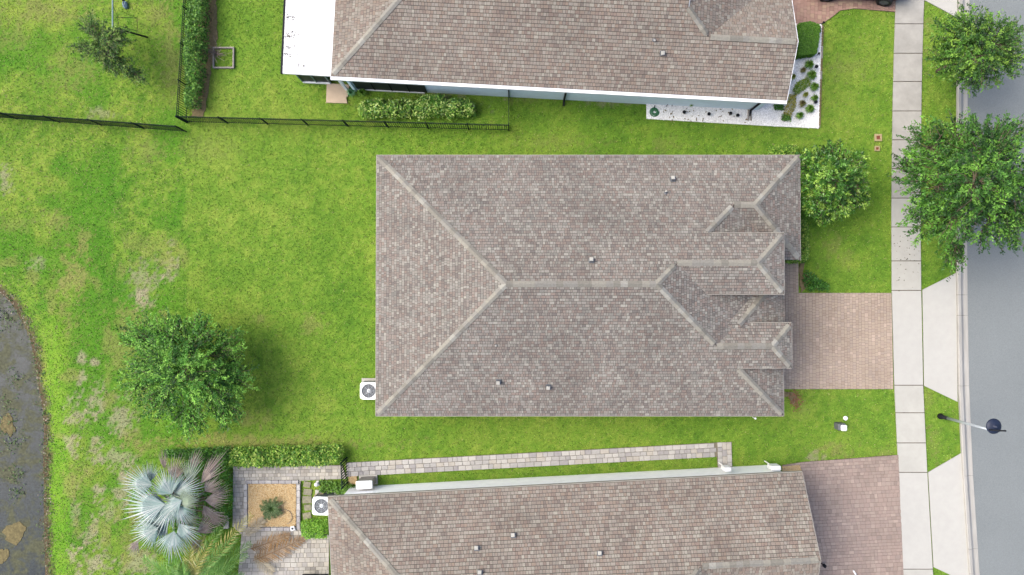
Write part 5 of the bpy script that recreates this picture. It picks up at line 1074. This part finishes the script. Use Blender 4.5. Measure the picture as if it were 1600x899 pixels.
for (a, b, n_, s) in [(24, 690, 60, .28), (24, 740, 50, .22), (26, 770, 40, .2), (6, 495, 90, .35), (18, 660, 40, .3), (28, 590, 40, .3), (12, 630, 30, .25)]:
    p = P(a, b, -.34); pos.append(np.stack([r.normal(p.x, s, n_), r.normal(p.y, s, n_), r.uniform(-.34, -.26, n_)], 1))
for (ax, ay), (bx, by) in zip(SW[2:], SW[3:-1]):
    L_ = math.hypot(bx - ax, by - ay); k_ = int(L_ * 60); t_ = r.random(k_); o_ = r.normal(.18, .22, k_); pos.append(np.stack([ax + (bx - ax) * t_ - (by - ay) / L_ * o_ * -1 * -1, ay + (by - ay) * t_ + (bx - ax) / L_ * o_, r.uniform(-.34, -.24, k_)], 1))
pos = np.concatenate(pos); o = leaves('water_weed', pos, .05, tints(len(pos), [lin(70, 112, 54), lin(100, 142, 70), lin(130, 150, 90)], r), M['leaf'], None, .9, .5, seed=9); stuff(tag(o, 'green weed floating in patches on the pond', 'weed'))
pos = np.array([list(P(a, b, .045)) for a, b in zip(r.normal(1243, 5, 130), r.normal(624, 9, 130))]); o = leaves('dry_leaf_litter', pos, .05, tints(len(pos), [lin(150, 96, 66), lin(190, 140, 104), lin(120, 80, 54)], r), M['dryleaf'], None, .9, .45, seed=10); stuff(tag(o, 'dry brown leaves beside the driveway corner', 'leaf litter'))
pos = np.array([list(P(a, b, .06)) for a, b in zip(r.uniform(1396, 1436, 46), r.normal(395, 26, 46))]); o = leaves('fallen_leaf_litter', pos, .035, tints(len(pos), [lin(70, 74, 50), lin(110, 100, 70)], r), M['dryleaf'], None, .9, .45, seed=12); stuff(tag(o, 'few dark fallen leaves on the pavement under the oak', 'leaf litter'))

pos = []
for a_, b_, k_ in ((454, 27, 14), (452, 55, 22), (462, 56, 6), (452, 74, 8), (450, 86, 12), (470, 105, 6)):
    p = P(a_, b_, 2.64); pos.append(np.stack([r.normal(p.x, .12, k_), r.normal(p.y, .06, k_), np.full(k_, 2.64)], 1))
pos = np.concatenate(pos); o = leaves('roof_leaf_litter', pos, .04, tints(len(pos), [lin(90, 86, 74), lin(130, 120, 104)], r), M['dryleaf'], None, .9, .45, seed=14); stuff(tag(o, 'dry leaf litter on the flat white porch roof', 'leaf litter'))

# ------------------------------------------------------------------ grass blades
N = 480000
x = rng.uniform(-25.5, 23.5, N); y = rng.uniform(-14.8, 15.2, N); ok = np.ones(N, bool)
for poly in EXCL: ok &= ~inpoly(x, y, poly)
ok &= shore_dist(x, y) + rng.normal(0, .1, N) < -.22
x, y = x[ok], y[ok]; z = ground_z(x, y); n = len(x); tn = lawn_color(x, y)
tn = tn * rng.uniform(.45, 1.95, (n, 1)) * (1 + rng.normal(0, .05, (n, 3)))
pxl, pyl = PX(x, y); dry = (rng.random(n) < .04 + .16 * ss(330, 230, pxl)); tn[dry] = lin(206, 196, 140) * rng.uniform(.8, 1.3, (dry.sum(), 1))
ln = rng.uniform(.035, .08, n); wd = rng.uniform(.013, .030, n); a = rng.uniform(0, 6.28, n); lean = rng.uniform(.3, 1, n)
dx, dy = np.cos(a), np.sin(a); p = np.stack([x, y, z - .005], 1); e = np.stack([-dy, dx, np.zeros(n)], 1) * wd[:, None]
tip = p + np.stack([dx * ln * lean, dy * ln * lean, ln * (1.15 - lean * .7)], 1)
V = np.stack([p - e, p + e, tip], 1).reshape(-1, 3)
g = np_mesh('grass', V, np.arange(3 * n).reshape(n, 3), M['blade'], None, np.clip(tn, 0, 1)); stuff(tag(g, 'short green lawn grass around the houses', 'grass'))
